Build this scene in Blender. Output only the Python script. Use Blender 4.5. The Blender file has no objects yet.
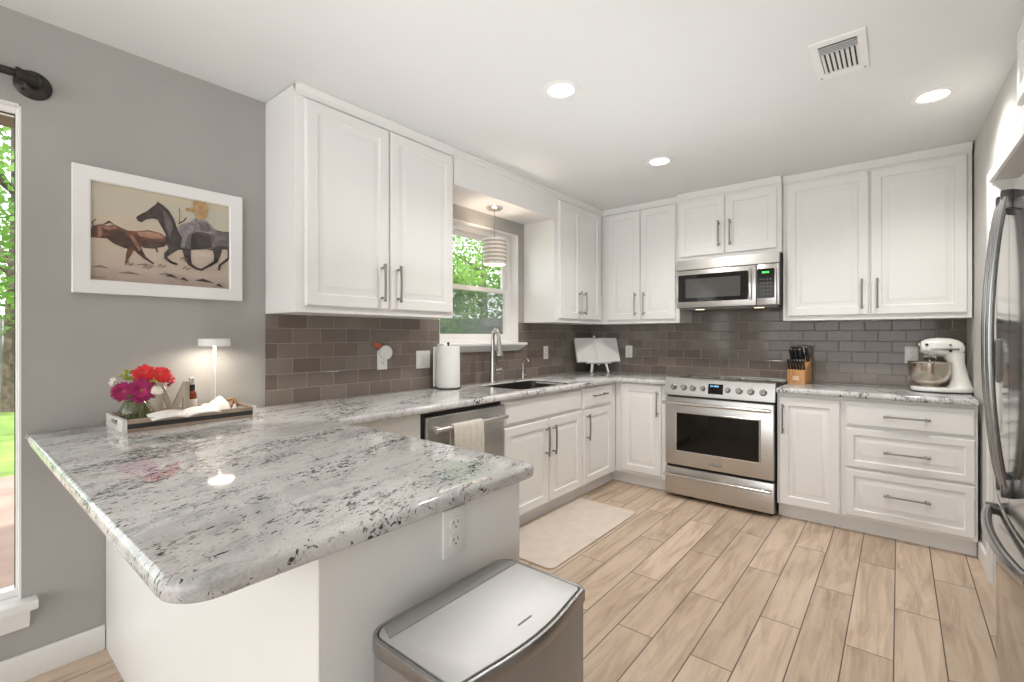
import bpy, bmesh, math, random
from mathutils import Vector, Matrix
R = math.radians
PI = math.pi
random.seed(7)
SC = bpy.context.scene
COL = SC.collection

# ------------------------------------------------------------------ camera
F_PX, CX, CY = 471.14, 513.69, 335.95
cam_d = bpy.data.cameras.new('camera'); cam = bpy.data.objects.new('camera', cam_d); COL.objects.link(cam)
cam.location = (2.4824, -4.2957, 1.2604)
cam.rotation_euler = (R(90), 0, R(39.266))
cam_d.sensor_width = 36; cam_d.lens = F_PX / 1024 * 36
cam_d.shift_x = -(CX - 512) / 1024; cam_d.shift_y = (CY - 341) / 1024
cam_d.clip_start = 0.05
SC.camera = cam

# ------------------------------------------------------------------ world, sun, added fill light, exposure
w = bpy.data.worlds.new('sky'); SC.world = w; w.use_nodes = True
bg = w.node_tree.nodes['Background']; bg.inputs[0].default_value = (0.955, 0.98, 1.0, 1); bg.inputs[1].default_value = 2.7
sd = bpy.data.lights.new('sun', 'SUN'); sd.energy = 4.2; sd.angle = R(1.5); sd.color = (1, 0.95, 0.86)
sun = bpy.data.objects.new('sun', sd); COL.objects.link(sun)
sun.rotation_euler = Vector((-0.52, 0.34, -0.78)).to_track_quat('-Z', 'Y').to_euler()

def area(name, loc, to, sx, sy, power, color=(1, 1, 1)):
    d = bpy.data.lights.new(name, 'AREA'); d.shape = 'RECTANGLE'; d.size = sx; d.size_y = sy; d.energy = power; d.color = color
    o = bpy.data.objects.new(name, d); COL.objects.link(o); o.location = loc
    o.rotation_euler = (Vector(to) - Vector(loc)).to_track_quat('-Z', 'Y').to_euler()
    return o
area('added_ceiling_fill', (1.55, -3.1, 1.60), (1.55, -3.1, 3.0), 1.7, 3.6, 11.5, (0.94, 0.975, 1.0))  # unseen uplight added to brighten the ceiling evenly, no fixture there

SC.view_settings.view_transform = 'Standard'; SC.view_settings.look = 'None'
SC.view_settings.exposure = 0.34; SC.view_settings.gamma = 1.0
SC.view_settings.use_curve_mapping = False

# ------------------------------------------------------------------ materials
MATS = {}
def nmat(name):
    m = bpy.data.materials.new(name); m.use_nodes = True
    nt = m.node_tree; b = nt.nodes['Principled BSDF']
    return m, nt, b
def N(nt, t, **kw):
    n = nt.nodes.new(t)
    for k, v in kw.items():
        if k.startswith('i_'): n.inputs[k[2:].replace('_', ' ')].default_value = v
        else: setattr(n, k, v)
    return n
def L(nt, a, b): nt.links.new(a, b)
def ramp(nt, src, stops, interp='LINEAR'):
    r = N(nt, 'ShaderNodeValToRGB'); r.color_ramp.interpolation = interp
    e = r.color_ramp.elements
    while len(e) < len(stops): e.new(0.5)
    for k, (p, c) in zip(e, stops):
        k.position = p; k.color = (*c, 1) if len(c) == 3 else c
    L(nt, src, r.inputs[0]); return r
def math_(nt, op, a, b=None, c=None):
    n = N(nt, 'ShaderNodeMath', operation=op)
    for i, v in enumerate((a, b, c)):
        if v is None: continue
        if isinstance(v, (int, float)): n.inputs[i].default_value = v
        else: L(nt, v, n.inputs[i])
    return n.outputs[0]
def mix(nt, fac, a, b, mode='MIX'):
    n = N(nt, 'ShaderNodeMix', data_type='RGBA', blend_type=mode)
    for i, v in ((0, fac), (6, a), (7, b)):
        if isinstance(v, (int, float)): n.inputs[i].default_value = v
        elif isinstance(v, tuple): n.inputs[i].default_value = (*v, 1) if len(v) == 3 else v
        else: L(nt, v, n.inputs[i])
    return n.outputs[2]
def bump(nt, b, h, strength=0.2, dist=0.002):
    n = N(nt, 'ShaderNodeBump'); n.inputs['Strength'].default_value = strength; n.inputs['Distance'].default_value = dist
    L(nt, h, n.inputs['Height']); L(nt, n.outputs[0], b.inputs['Normal']); return n
def coords(nt, scale=(1, 1, 1), rot=(0, 0, 0), kind='Object'):
    t = N(nt, 'ShaderNodeTexCoord'); m = N(nt, 'ShaderNodeMapping')
    m.inputs['Scale'].default_value = scale; m.inputs['Rotation'].default_value = rot
    L(nt, t.outputs[kind], m.inputs[0]); return m.outputs[0]
def noise(nt, v, scale, detail=3, rough=0.5, dist=0.0):
    n = N(nt, 'ShaderNodeTexNoise'); n.inputs['Scale'].default_value = scale; n.inputs['Detail'].default_value = detail
    n.inputs['Roughness'].default_value = rough; n.inputs['Distortion'].default_value = dist
    L(nt, v, n.inputs['Vector']); return n
def plain(name, col, rough=0.5, metal=0.0, var=0.06, scale=9, bmp=0.0, bscale=60, spec=0.5, sheen=0.0, trans=0.0, coat=0.0, sss=0.0):
    """a plain surface with a slight procedural variation of its own colour"""
    if name in MATS: return MATS[name]
    m, nt, b = nmat(name); v = coords(nt)
    n = noise(nt, v, scale, 3)
    lo = tuple(c * (1 - var) for c in col); hi = tuple(min(1, c * (1 + var)) for c in col)
    r = ramp(nt, n.outputs[0], [(0.3, lo), (0.7, hi)])
    L(nt, r.outputs[0], b.inputs['Base Color'])
    b.inputs['Roughness'].default_value = rough; b.inputs['Metallic'].default_value = metal
    b.inputs['Specular IOR Level'].default_value = spec
    if sheen: b.inputs['Sheen Weight'].default_value = sheen
    if trans: b.inputs['Transmission Weight'].default_value = trans
    if coat: b.inputs['Coat Weight'].default_value = coat; b.inputs['Coat Roughness'].default_value = 0.05
    if bmp: bump(nt, b, noise(nt, v, bscale, 4).outputs[0], bmp, 0.002)
    MATS[name] = m; return m
def emit(name, col, strength):
    m, nt, b = nmat(name)
    b.inputs['Base Color'].default_value = (*col, 1); b.inputs['Emission Color'].default_value = (*col, 1)
    b.inputs['Emission Strength'].default_value = strength; MATS[name] = m; return m

wall_grey = plain('grey_wall_paint', (0.40, 0.388, 0.368), 0.85, var=0.03, scale=3, bmp=0.35, bscale=140)
ceil_white = plain('ceiling_paint', (0.80, 0.802, 0.80), 0.9, var=0.015, scale=2, bmp=0.2, bscale=90)
cab_white = plain('white_cabinet_paint', (0.83, 0.82, 0.80), 0.33, var=0.012, scale=3)
trim_white = plain('white_trim_paint', (0.85, 0.845, 0.83), 0.4, var=0.012, scale=4)
jamb_white = plain('white_plaster', (0.83, 0.82, 0.80), 0.7, var=0.02, scale=4, bmp=0.15, bscale=120)
plastic_white = plain('white_plastic', (0.84, 0.83, 0.80), 0.35, var=0.01)
black_plastic = plain('black_plastic', (0.02, 0.02, 0.022), 0.35, var=0.1)
dark_gap = plain('dark_plastic', (0.035, 0.034, 0.033), 0.6, var=0.1)
nickel = plain('brushed_nickel', (0.36, 0.345, 0.325), 0.30, 1.0, var=0.05, scale=60)
faucet_nickel = plain('faucet_nickel', (0.55, 0.53, 0.50), 0.24, 1.0, var=0.04, scale=60)
chrome = plain('polished_steel', (0.68, 0.67, 0.65), 0.16, 1.0, var=0.03, scale=40)
bronze = plain('dark_bronze_pipe', (0.045, 0.038, 0.034), 0.42, 0.6, var=0.25, scale=40, bmp=0.2, bscale=80)
paper = plain('paper_white', (0.83, 0.82, 0.79), 0.9, var=0.02, scale=20, bmp=0.25, bscale=120)
page = plain('book_page', (0.82, 0.80, 0.77), 0.8, var=0.04, scale=9)
enamel = plain('white_enamel', (0.84, 0.82, 0.78), 0.16, var=0.01, coat=0.5)
cloth_cream = plain('cream_cloth', (0.66, 0.62, 0.55), 0.95, var=0.07, scale=40, bmp=0.6, bscale=220, sheen=0.3)
cloth_white = plain('white_cloth', (0.84, 0.83, 0.80), 0.95, var=0.03, scale=30, bmp=0.4, bscale=160)
mat_beige = plain('beige_floor_mat', (0.70, 0.605, 0.525), 0.85, var=0.05, scale=14, bmp=0.3, bscale=90)
amber = plain('amber_bottle_glass', (0.25, 0.045, 0.012), 0.08, var=0.1, coat=0.6)
label_white = plain('bottle_label', (0.80, 0.76, 0.70), 0.6, var=0.03)
green_leaf = plain('green_flower_leaf', (0.10, 0.16, 0.05), 0.6, var=0.3, scale=30)
stem_green = plain('flower_stem', (0.34, 0.36, 0.20), 0.6, var=0.3, scale=30)
magenta = plain('magenta_petal', (0.36, 0.012, 0.105), 0.6, var=0.3, scale=60)
red_pet = plain('red_petal', (0.72, 0.028, 0.035), 0.6, var=0.2, scale=60)
pink_pet = plain('pink_petal', (0.72, 0.16, 0.22), 0.6, var=0.3, scale=60)
cream_pet = plain('cream_petal', (0.82, 0.74, 0.64), 0.6, var=0.06, scale=40)
lime_pet = plain('lime_petal', (0.33, 0.36, 0.05), 0.6, var=0.2, scale=40)
yellow_c = plain('flower_centre', (0.30, 0.20, 0.05), 0.7, var=0.3, scale=80)
rattan = plain('brown_woven_cane', (0.28, 0.17, 0.10), 0.7, var=0.3, scale=60, bmp=0.5, bscale=150)
orange_cap = plain('orange_plastic', (0.55, 0.12, 0.06), 0.4, var=0.1)
grey_strip = plain('grey_plastic_strip', (0.25, 0.245, 0.24), 0.45, var=0.05)
grass_m = plain('lawn_grass', (0.15, 0.24, 0.045), 0.9, var=0.5, scale=2.5, bmp=0.6, bscale=40)
patio_m = plain('patio_pavers', (0.30, 0.20, 0.165), 0.9, var=0.2, scale=3, bmp=0.3, bscale=30)
bark = plain('tree_bark', (0.10, 0.075, 0.055), 0.95, var=0.4, scale=14, bmp=0.8, bscale=30)
eave_m = plain('brown_eave_wood', (0.16, 0.10, 0.06), 0.8, var=0.2, scale=8)
mortar_out = plain('outside_wall', (0.45, 0.40, 0.36), 0.9, var=0.1, scale=6)

def m_wood(name, c1, c2, axis=1, scale=1.0, rough=0.5):
    m, nt, b = nmat(name); s = [28 * scale] * 3; s[axis] = 2.2 * scale
    v = coords(nt, tuple(s)); n = noise(nt, v, 1.0, 5, 0.6, 0.4)
    r = ramp(nt, n.outputs[0], [(0.3, c1), (0.7, c2)]); L(nt, r.outputs[0], b.inputs['Base Color'])
    b.inputs['Roughness'].default_value = rough; bump(nt, b, n.outputs[0], 0.15, 0.001); return m
tray_wood = m_wood('weathered_tray_wood', (0.20, 0.14, 0.10), (0.45, 0.34, 0.25), 1, 1.2, 0.7)
letter_wood = m_wood('grey_letter_wood', (0.22, 0.17, 0.13), (0.42, 0.35, 0.28), 2, 1.5, 0.75)
block_wood = m_wood('honey_block_wood', (0.42, 0.20, 0.07), (0.62, 0.34, 0.14), 2, 1.2, 0.45)
fence_wood = m_wood('grey_fence_wood', (0.14, 0.135, 0.13), (0.27, 0.26, 0.25), 2, 0.6, 0.9)
whitewash = m_wood('whitewashed_wood', (0.60, 0.56, 0.52), (0.80, 0.78, 0.74), 0, 1.2, 0.75)

def m_steel(name, col, rough, axis, streak=0.12):
    """brushed stainless: streaks along one axis"""
    m, nt, b = nmat(name); s = [260.0] * 3; s[axis] = 2.5
    v = coords(nt, tuple(s)); n = noise(nt, v, 1.0, 4, 0.6)
    r = ramp(nt, n.outputs[0], [(0.3, tuple(c * (1 - streak) for c in col)), (0.7, tuple(c * (1 + streak * 0.5) for c in col))])
    L(nt, r.outputs[0], b.inputs['Base Color']); b.inputs['Metallic'].default_value = 1
    rr = N(nt, 'ShaderNodeMapRange'); rr.inputs[3].default_value = rough * 0.85; rr.inputs[4].default_value = rough * 1.2
    L(nt, n.outputs[0], rr.inputs[0]); L(nt, rr.outputs[0], b.inputs['Roughness'])
    bump(nt, b, n.outputs[0], 0.03, 0.001); return m
steel_x = m_steel('brushed_steel_crosswise', (0.60, 0.585, 0.56), 0.30, 0)
steel_y = m_steel('brushed_steel_lengthwise', (0.60, 0.585, 0.56), 0.30, 1)
steel_z = m_steel('brushed_steel_upright', (0.50, 0.49, 0.475), 0.11, 2, 0.06)
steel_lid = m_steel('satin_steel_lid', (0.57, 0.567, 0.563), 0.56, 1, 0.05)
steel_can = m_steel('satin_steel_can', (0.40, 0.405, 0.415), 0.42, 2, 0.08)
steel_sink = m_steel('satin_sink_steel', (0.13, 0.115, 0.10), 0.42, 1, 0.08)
steel_dk = m_steel('dark_satin_steel', (0.33, 0.325, 0.32), 0.32, 1, 0.08)
bowl_steel = m_steel('spun_bowl_steel', (0.60, 0.55, 0.48), 0.2, 2, 0.05)

def m_gloss_black():
    m, nt, b = nmat('black_glass'); b.inputs['Base Color'].default_value = (0.012, 0.011, 0.010, 1)
    n = noise(nt, coords(nt), 3); b.inputs['Specular IOR Level'].default_value = 0.32; r = ramp(nt, n.outputs[0], [(0.3, (0.007, 0.006, 0.005)), (0.7, (0.011, 0.010, 0.008))])
    L(nt, r.outputs[0], b.inputs['Base Color']); b.inputs['Roughness'].default_value = 0.05; return m
black_glass = m_gloss_black()

def m_pane(name, tint, gl=0.09):
    m, nt, b = nmat(name); nt.nodes.remove(b); out = nt.nodes['Material Output']
    t = N(nt, 'ShaderNodeBsdfTransparent'); t.inputs[0].default_value = (*tint, 1)
    g = N(nt, 'ShaderNodeBsdfGlossy'); g.inputs['Roughness'].default_value = 0.02
    f = N(nt, 'ShaderNodeFresnel'); gm = N(nt, 'ShaderNodeNewGeometry')
    L(nt, math_(nt, 'SUBTRACT', 1.45, math_(nt, 'MULTIPLY', gm.outputs['Backfacing'], 1.45 - 1 / 1.45)), f.inputs[0])   # same mirror share from both sides of a thin pane
    mx = N(nt, 'ShaderNodeMixShader'); L(nt, f.outputs[0], mx.inputs[0]); L(nt, t.outputs[0], mx.inputs[1]); L(nt, g.outputs[0], mx.inputs[2])
    L(nt, mx.outputs[0], out.inputs[0]); return m
pane_m = m_pane('window_glass', (0.97, 0.99, 0.98))
vase_m = m_pane('clear_vase_glass', (0.88, 0.90, 0.86))
art_glass = m_pane('picture_glass', (0.98, 0.98, 0.98))

def m_screen():
    m, nt, b = nmat('insect_screen'); out = nt.nodes['Material Output']
    b.inputs['Base Color'].default_value = (0.20, 0.23, 0.25, 1); b.inputs['Roughness'].default_value = 0.7
    t = N(nt, 'ShaderNodeBsdfTransparent'); mx = N(nt, 'ShaderNodeMixShader')
    v = coords(nt, (900, 900, 900)); c = N(nt, 'ShaderNodeTexChecker'); L(nt, v, c.inputs[0]); c.inputs['Scale'].default_value = 1
    rr = N(nt, 'ShaderNodeMapRange'); rr.inputs[3].default_value = 0.40; rr.inputs[4].default_value = 0.52; L(nt, c.outputs['Fac'], rr.inputs[0])
    L(nt, rr.outputs[0], mx.inputs[0]); L(nt, t.outputs[0], mx.inputs[1]); L(nt, b.outputs[0], mx.inputs[2]); L(nt, mx.outputs[0], out.inputs[0])
    return m
screen_m = m_screen()

def m_leaf(name, c1, c2):
    m, nt, b = nmat(name); out = nt.nodes['Material Output']
    n = noise(nt, coords(nt), 1.3, 3); r = ramp(nt, n.outputs[0], [(0.35, c1), (0.65, c2)])
    L(nt, r.outputs[0], b.inputs['Base Color']); b.inputs['Roughness'].default_value = 0.55
    t = N(nt, 'ShaderNodeBsdfTranslucent'); L(nt, r.outputs[0], t.inputs[0])
    mx = N(nt, 'ShaderNodeMixShader'); mx.inputs[0].default_value = 0.45
    L(nt, b.outputs[0], mx.inputs[1]); L(nt, t.outputs[0], mx.inputs[2]); L(nt, mx.outputs[0], out.inputs[0]); return m
leaf_a = m_leaf('tree_leaf_bright', (0.08, 0.20, 0.03), (0.23, 0.40, 0.07))
leaf_b = m_leaf('tree_leaf_deep', (0.06, 0.17, 0.03), (0.17, 0.33, 0.06))

def m_granite():
    m, nt, b = nmat('granite')
    t = N(nt, 'ShaderNodeTexCoord')
    def mp(scale, rz=R(20), off=0):
        q = N(nt, 'ShaderNodeMapping'); q.vector_type = 'TEXTURE'
        q.inputs['Rotation'].default_value = (0, 0, rz); q.inputs['Scale'].default_value = scale; q.inputs['Location'].default_value = (off, off, 0)
        L(nt, t.outputs['Object'], q.inputs[0]); return q.outputs[0]
    base = noise(nt, mp((0.55, 1.6, 1)), 3.2, 5, 0.6, 0.6)
    col = ramp(nt, base.outputs[0], [(0.30, (0.50, 0.49, 0.485)), (0.46, (0.66, 0.65, 0.635)), (0.60, (0.76, 0.75, 0.735)), (0.74, (0.52, 0.53, 0.56))])
    # broad grey veins
    vein = noise(nt, mp((0.6, 1.4, 1), off=3.1), 16, 6, 0.68, 1.0)
    vf = ramp(nt, vein.outputs[0], [(0.52, (0, 0, 0)), (0.64, (1, 1, 1))])
    c1 = mix(nt, math_(nt, 'MULTIPLY', vf.outputs[0], 0.6), col.outputs[0], (0.36, 0.365, 0.385))
    # where the dark crystals gather
    clus = noise(nt, mp((0.6, 1.5, 1), off=7.7), 4.2, 4, 0.6, 0.7)
    cf = ramp(nt, clus.outputs[0], [(0.42, (0, 0, 0)), (0.62, (1, 1, 1))])
    sp = noise(nt, mp((0.55, 1.35, 1), off=1.7), 70, 5, 0.62, 0.8)
    th = math_(nt, 'SUBTRACT', 0.640, math_(nt, 'MULTIPLY', cf.outputs[0], 0.135))
    sf = math_(nt, 'MULTIPLY', math_(nt, 'SUBTRACT', sp.outputs[0], th), 26); sf = math_(nt, 'MINIMUM', math_(nt, 'MAXIMUM', sf, 0), 1)
    ms = noise(nt, mp((0.6, 1.3, 1), off=11.3), 44, 5, 0.65, 1.0)
    mf = math_(nt, 'MULTIPLY', math_(nt, 'SUBTRACT', ms.outputs[0], math_(nt, 'SUBTRACT', 0.625, math_(nt, 'MULTIPLY', cf.outputs[0], 0.10))), 14); mf = math_(nt, 'MULTIPLY', math_(nt, 'MINIMUM', math_(nt, 'MAXIMUM', mf, 0), 1), 0.6)
    c1 = mix(nt, mf, c1, (0.20, 0.205, 0.23))
    hue = noise(nt, mp((1, 1, 1), off=5), 9, 2)
    dk = ramp(nt, hue.outputs[0], [(0.40, (0.035, 0.038, 0.05)), (0.60, (0.06, 0.055, 0.055)), (0.70, (0.16, 0.09, 0.06))])
    c2 = mix(nt, sf, c1, dk.outputs[0])
    fine = noise(nt, mp((1, 1, 1), off=2), 210, 3)
    c3 = mix(nt, 0.35, c2, ramp(nt, fine.outputs[0], [(0.35, (0.62, 0.62, 0.62)), (0.65, (1, 1, 1))]).outputs[0], 'MULTIPLY')
    L(nt, c3, b.inputs['Base Color']); b.inputs['Roughness'].default_value = 0.055
    b.inputs['Specular IOR Level'].default_value = 0.5
    bump(nt, b, fine.outputs[0], 0.015, 0.001); return m
granite = m_granite()

def m_tile(name, axis, u0):
    """3x6 inch glazed brick tile, running bond; axis = world axis along the wall"""
    m, nt, b = nmat(name)
    t = N(nt, 'ShaderNodeTexCoord'); s = N(nt, 'ShaderNodeSeparateXYZ'); L(nt, t.outputs['Object'], s.inputs[0])
    TW, TH, G = 0.1555, 0.0793, 0.0016
    zz = math_(nt, 'DIVIDE', math_(nt, 'SUBTRACT', s.outputs[2], 0.9046), TH)
    row = math_(nt, 'FLOOR', zz); fz = math_(nt, 'SUBTRACT', zz, row)
    uu = math_(nt, 'DIVIDE', math_(nt, 'SUBTRACT', s.outputs[axis], u0), TW)
    uu = math_(nt, 'ADD', uu, math_(nt, 'MULTIPLY', math_(nt, 'FLOORED_MODULO', row, 2.0), 0.5))
    ci = math_(nt, 'FLOOR', uu); fu = math_(nt, 'SUBTRACT', uu, ci)
    def edge(fr, size):
        d = math_(nt, 'MINIMUM', fr, math_(nt, 'SUBTRACT', 1.0, fr)); return math_(nt, 'MULTIPLY', d, size)
    d = math_(nt, 'MINIMUM', edge(fz, TH), edge(fu, TW))
    body = math_(nt, 'GREATER_THAN', d, G)
    pill = N(nt, 'ShaderNodeMapRange'); pill.inputs[1].default_value = G * 0.6; pill.inputs[2].default_value = 0.0045; L(nt, d, pill.inputs[0])
    cv = N(nt, 'ShaderNodeCombineXYZ'); L(nt, ci, cv.inputs[0]); L(nt, row, cv.inputs[1])
    wn = N(nt, 'ShaderNodeTexWhiteNoise'); wn.noise_dimensions = '3D'; L(nt, cv.outputs[0], wn.inputs['Vector'])
    tc = ramp(nt, wn.outputs[0], [(0.0, (0.172, 0.138, 0.115)), (0.5, (0.205, 0.168, 0.143)), (1.0, (0.245, 0.208, 0.180))])
    nz = noise(nt, t.outputs['Object'], 22, 3)
    tc2 = mix(nt, 0.3, tc.outputs[0], ramp(nt, nz.outputs[0], [(0.3, (0.8, 0.8, 0.8)), (0.7, (1, 1, 1))]).outputs[0], 'MULTIPLY')
    c = mix(nt, body, (0.30, 0.27, 0.245), tc2); L(nt, c, b.inputs['Base Color'])
    ro = N(nt, 'ShaderNodeMapRange'); ro.inputs[3].default_value = 0.8; ro.inputs[4].default_value = 0.09; L(nt, body, ro.inputs[0]); L(nt, ro.outputs[0], b.inputs['Roughness'])
    b.inputs['Specular IOR Level'].default_value = 0.34
    # each glazed tile sits at its own slight tilt and is a little wavy
    wave = noise(nt, t.outputs['Object'], 16, 2)
    tl = math_(nt, 'MULTIPLY', math_(nt, 'SUBTRACT', wn.outputs[0], 0.5), math_(nt, 'SUBTRACT', fu, 0.5))
    hgt = math_(nt, 'ADD', pill.outputs[0], math_(nt, 'ADD', math_(nt, 'MULTIPLY', wave.outputs[0], 0.55), math_(nt, 'MULTIPLY', tl, 0.5)))
    bump(nt, b, hgt, 0.55, 0.002); return m
tile_l = m_tile('grey_brown_brick_tile_along', 1, 0.0)
tile_b = m_tile('grey_brown_brick_tile_across', 0, 0.035)

def m_floor():
    m, nt, b = nmat('wood_look_floor_tile')
    t = N(nt, 'ShaderNodeTexCoord'); s = N(nt, 'ShaderNodeSeparateXYZ'); L(nt, t.outputs['Object'], s.inputs[0])
    PW, PL, G = 0.1560, 0.9200, 0.0024
    xx = math_(nt, 'DIVIDE', math_(nt, 'SUBTRACT', s.outputs[0], 1.999 - 20 * PW), PW); row = math_(nt, 'FLOOR', xx); fx = math_(nt, 'SUBTRACT', xx, row)
    yy = math_(nt, 'ADD', math_(nt, 'DIVIDE', math_(nt, 'ADD', s.outputs[1], 12.0), PL), math_(nt, 'SUBTRACT', math_(nt, 'MULTIPLY', math_(nt, 'FLOORED_MODULO', row, 2.0), 0.5), 0.925))
    ci = math_(nt, 'FLOOR', yy); fy = math_(nt, 'SUBTRACT', yy, ci)
    def edge(fr, size):
        return math_(nt, 'MULTIPLY', math_(nt, 'MINIMUM', fr, math_(nt, 'SUBTRACT', 1.0, fr)), size)
    d = math_(nt, 'MINIMUM', edge(fx, PW), edge(fy, PL)); body = math_(nt, 'GREATER_THAN', d, G)
    cv = N(nt, 'ShaderNodeCombineXYZ'); L(nt, ci, cv.inputs[0]); L(nt, row, cv.inputs[1])
    wn = N(nt, 'ShaderNodeTexWhiteNoise'); L(nt, cv.outputs[0], wn.inputs['Vector'])
    # grain: each plank starts somewhere else in the texture
    off = N(nt, 'ShaderNodeVectorMath', operation='SCALE'); L(nt, wn.outputs['Color'], off.inputs[0]); off.inputs['Scale'].default_value = 30
    ad = N(nt, 'ShaderNodeVectorMath', operation='ADD'); L(nt, t.outputs['Object'], ad.inputs[0]); L(nt, off.outputs[0], ad.inputs[1])
    mp = N(nt, 'ShaderNodeMapping'); mp.inputs['Scale'].default_value = (20, 1.7, 1); L(nt, ad.outputs[0], mp.inputs[0])
    g1 = noise(nt, mp.outputs[0], 1.0, 6, 0.62, 0.9)
    mp2 = N(nt, 'ShaderNodeMapping'); mp2.inputs['Scale'].default_value = (5.0, 1.3, 1); L(nt, ad.outputs[0], mp2.inputs[0])
    g2 = noise(nt, mp2.outputs[0], 1.0, 4, 0.6, 1.4)
    c = ramp(nt, g1.outputs[0], [(0.28, (0.44, 0.32, 0.228)), (0.52, (0.645, 0.50, 0.378)), (0.75, (0.73, 0.585, 0.455))])
    c = mix(nt, 0.75, c.outputs[0], ramp(nt, g2.outputs[0], [(0.30, (0.66, 0.62, 0.58)), (0.46, (1, 1, 1)), (0.62, (1, 1, 1)), (0.74, (0.84, 0.80, 0.77))]).outputs[0], 'MULTIPLY')
    c = mix(nt, 1.0, c, ramp(nt, wn.outputs[0], [(0, (0.82, 0.81, 0.80)), (0.5, (0.93, 0.93, 0.93)), (1, (1, 1, 1))]).outputs[0], 'MULTIPLY')
    c = mix(nt, body, (0.115, 0.09, 0.07), c); L(nt, c, b.inputs['Base Color'])
    b.inputs['Roughness'].default_value = 0.42
    pill = N(nt, 'ShaderNodeMapRange'); pill.inputs[1].default_value = 0.0; pill.inputs[2].default_value = 0.003; L(nt, d, pill.inputs[0])
    bump(nt, b, math_(nt, 'ADD', pill.outputs[0], math_(nt, 'MULTIPLY', g1.outputs[0], 0.12)), 0.35, 0.002); return m
floor_m = m_floor()

def m_art_ground():
    m, nt, b = nmat('painted_dust_and_sky')
    t = N(nt, 'ShaderNodeTexCoord'); s = N(nt, 'ShaderNodeSeparateXYZ'); L(nt, t.outputs['Object'], s.inputs[0])
    v = N(nt, 'ShaderNodeMapping'); v.inputs['Scale'].default_value = (1, 9, 16); L(nt, t.outputs['Object'], v.inputs[0])
    n = noise(nt, v.outputs[0], 1.0, 5, 0.6, 0.6)
    z = math_(nt, 'ADD', math_(nt, 'DIVIDE', math_(nt, 'SUBTRACT', s.outputs[2], -0.2), 0.40), math_(nt, 'MULTIPLY', math_(nt, 'SUBTRACT', n.outputs[0], 0.5), 0.35))
    r = ramp(nt, z, [(0.0, (0.50, 0.39, 0.33)), (0.16, (0.66, 0.55, 0.46)), (0.36, (0.74, 0.62, 0.49)), (0.62, (0.74, 0.64, 0.49)), (0.82, (0.66, 0.62, 0.51)), (1.0, (0.72, 0.61, 0.44))])
    L(nt, r.outputs[0], b.inputs['Base Color']); b.inputs['Roughness'].default_value = 0.6; return m
art_ground = m_art_ground()
art_horse = plain('painted_dark_horse', (0.055, 0.038, 0.036), 0.6, var=0.5, scale=40)
art_cow = plain('painted_red_brown_cow', (0.17, 0.062, 0.040), 0.6, var=0.6, scale=30)
art_cow_lt = plain('painted_cow_highlight', (0.42, 0.22, 0.15), 0.6, var=0.3, scale=40)
art_hat = plain('painted_tan_hat', (0.55, 0.36, 0.14), 0.6, var=0.2, scale=40)
art_blue = plain('painted_blue_grey_clothes', (0.33, 0.29, 0.31), 0.6, var=0.35, scale=50)
art_umber = plain('painted_dark_umber', (0.085, 0.045, 0.033), 0.6, var=0.5, scale=45)
art_ochre = plain('painted_warm_ochre', (0.50, 0.27, 0.15), 0.6, var=0.25, scale=45)
art_haze = plain('painted_violet_grey', (0.19, 0.155, 0.155), 0.6, var=0.4, scale=45)
art_brush = plain('painted_brush', (0.28, 0.20, 0.14), 0.6, var=0.3, scale=60)

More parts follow.
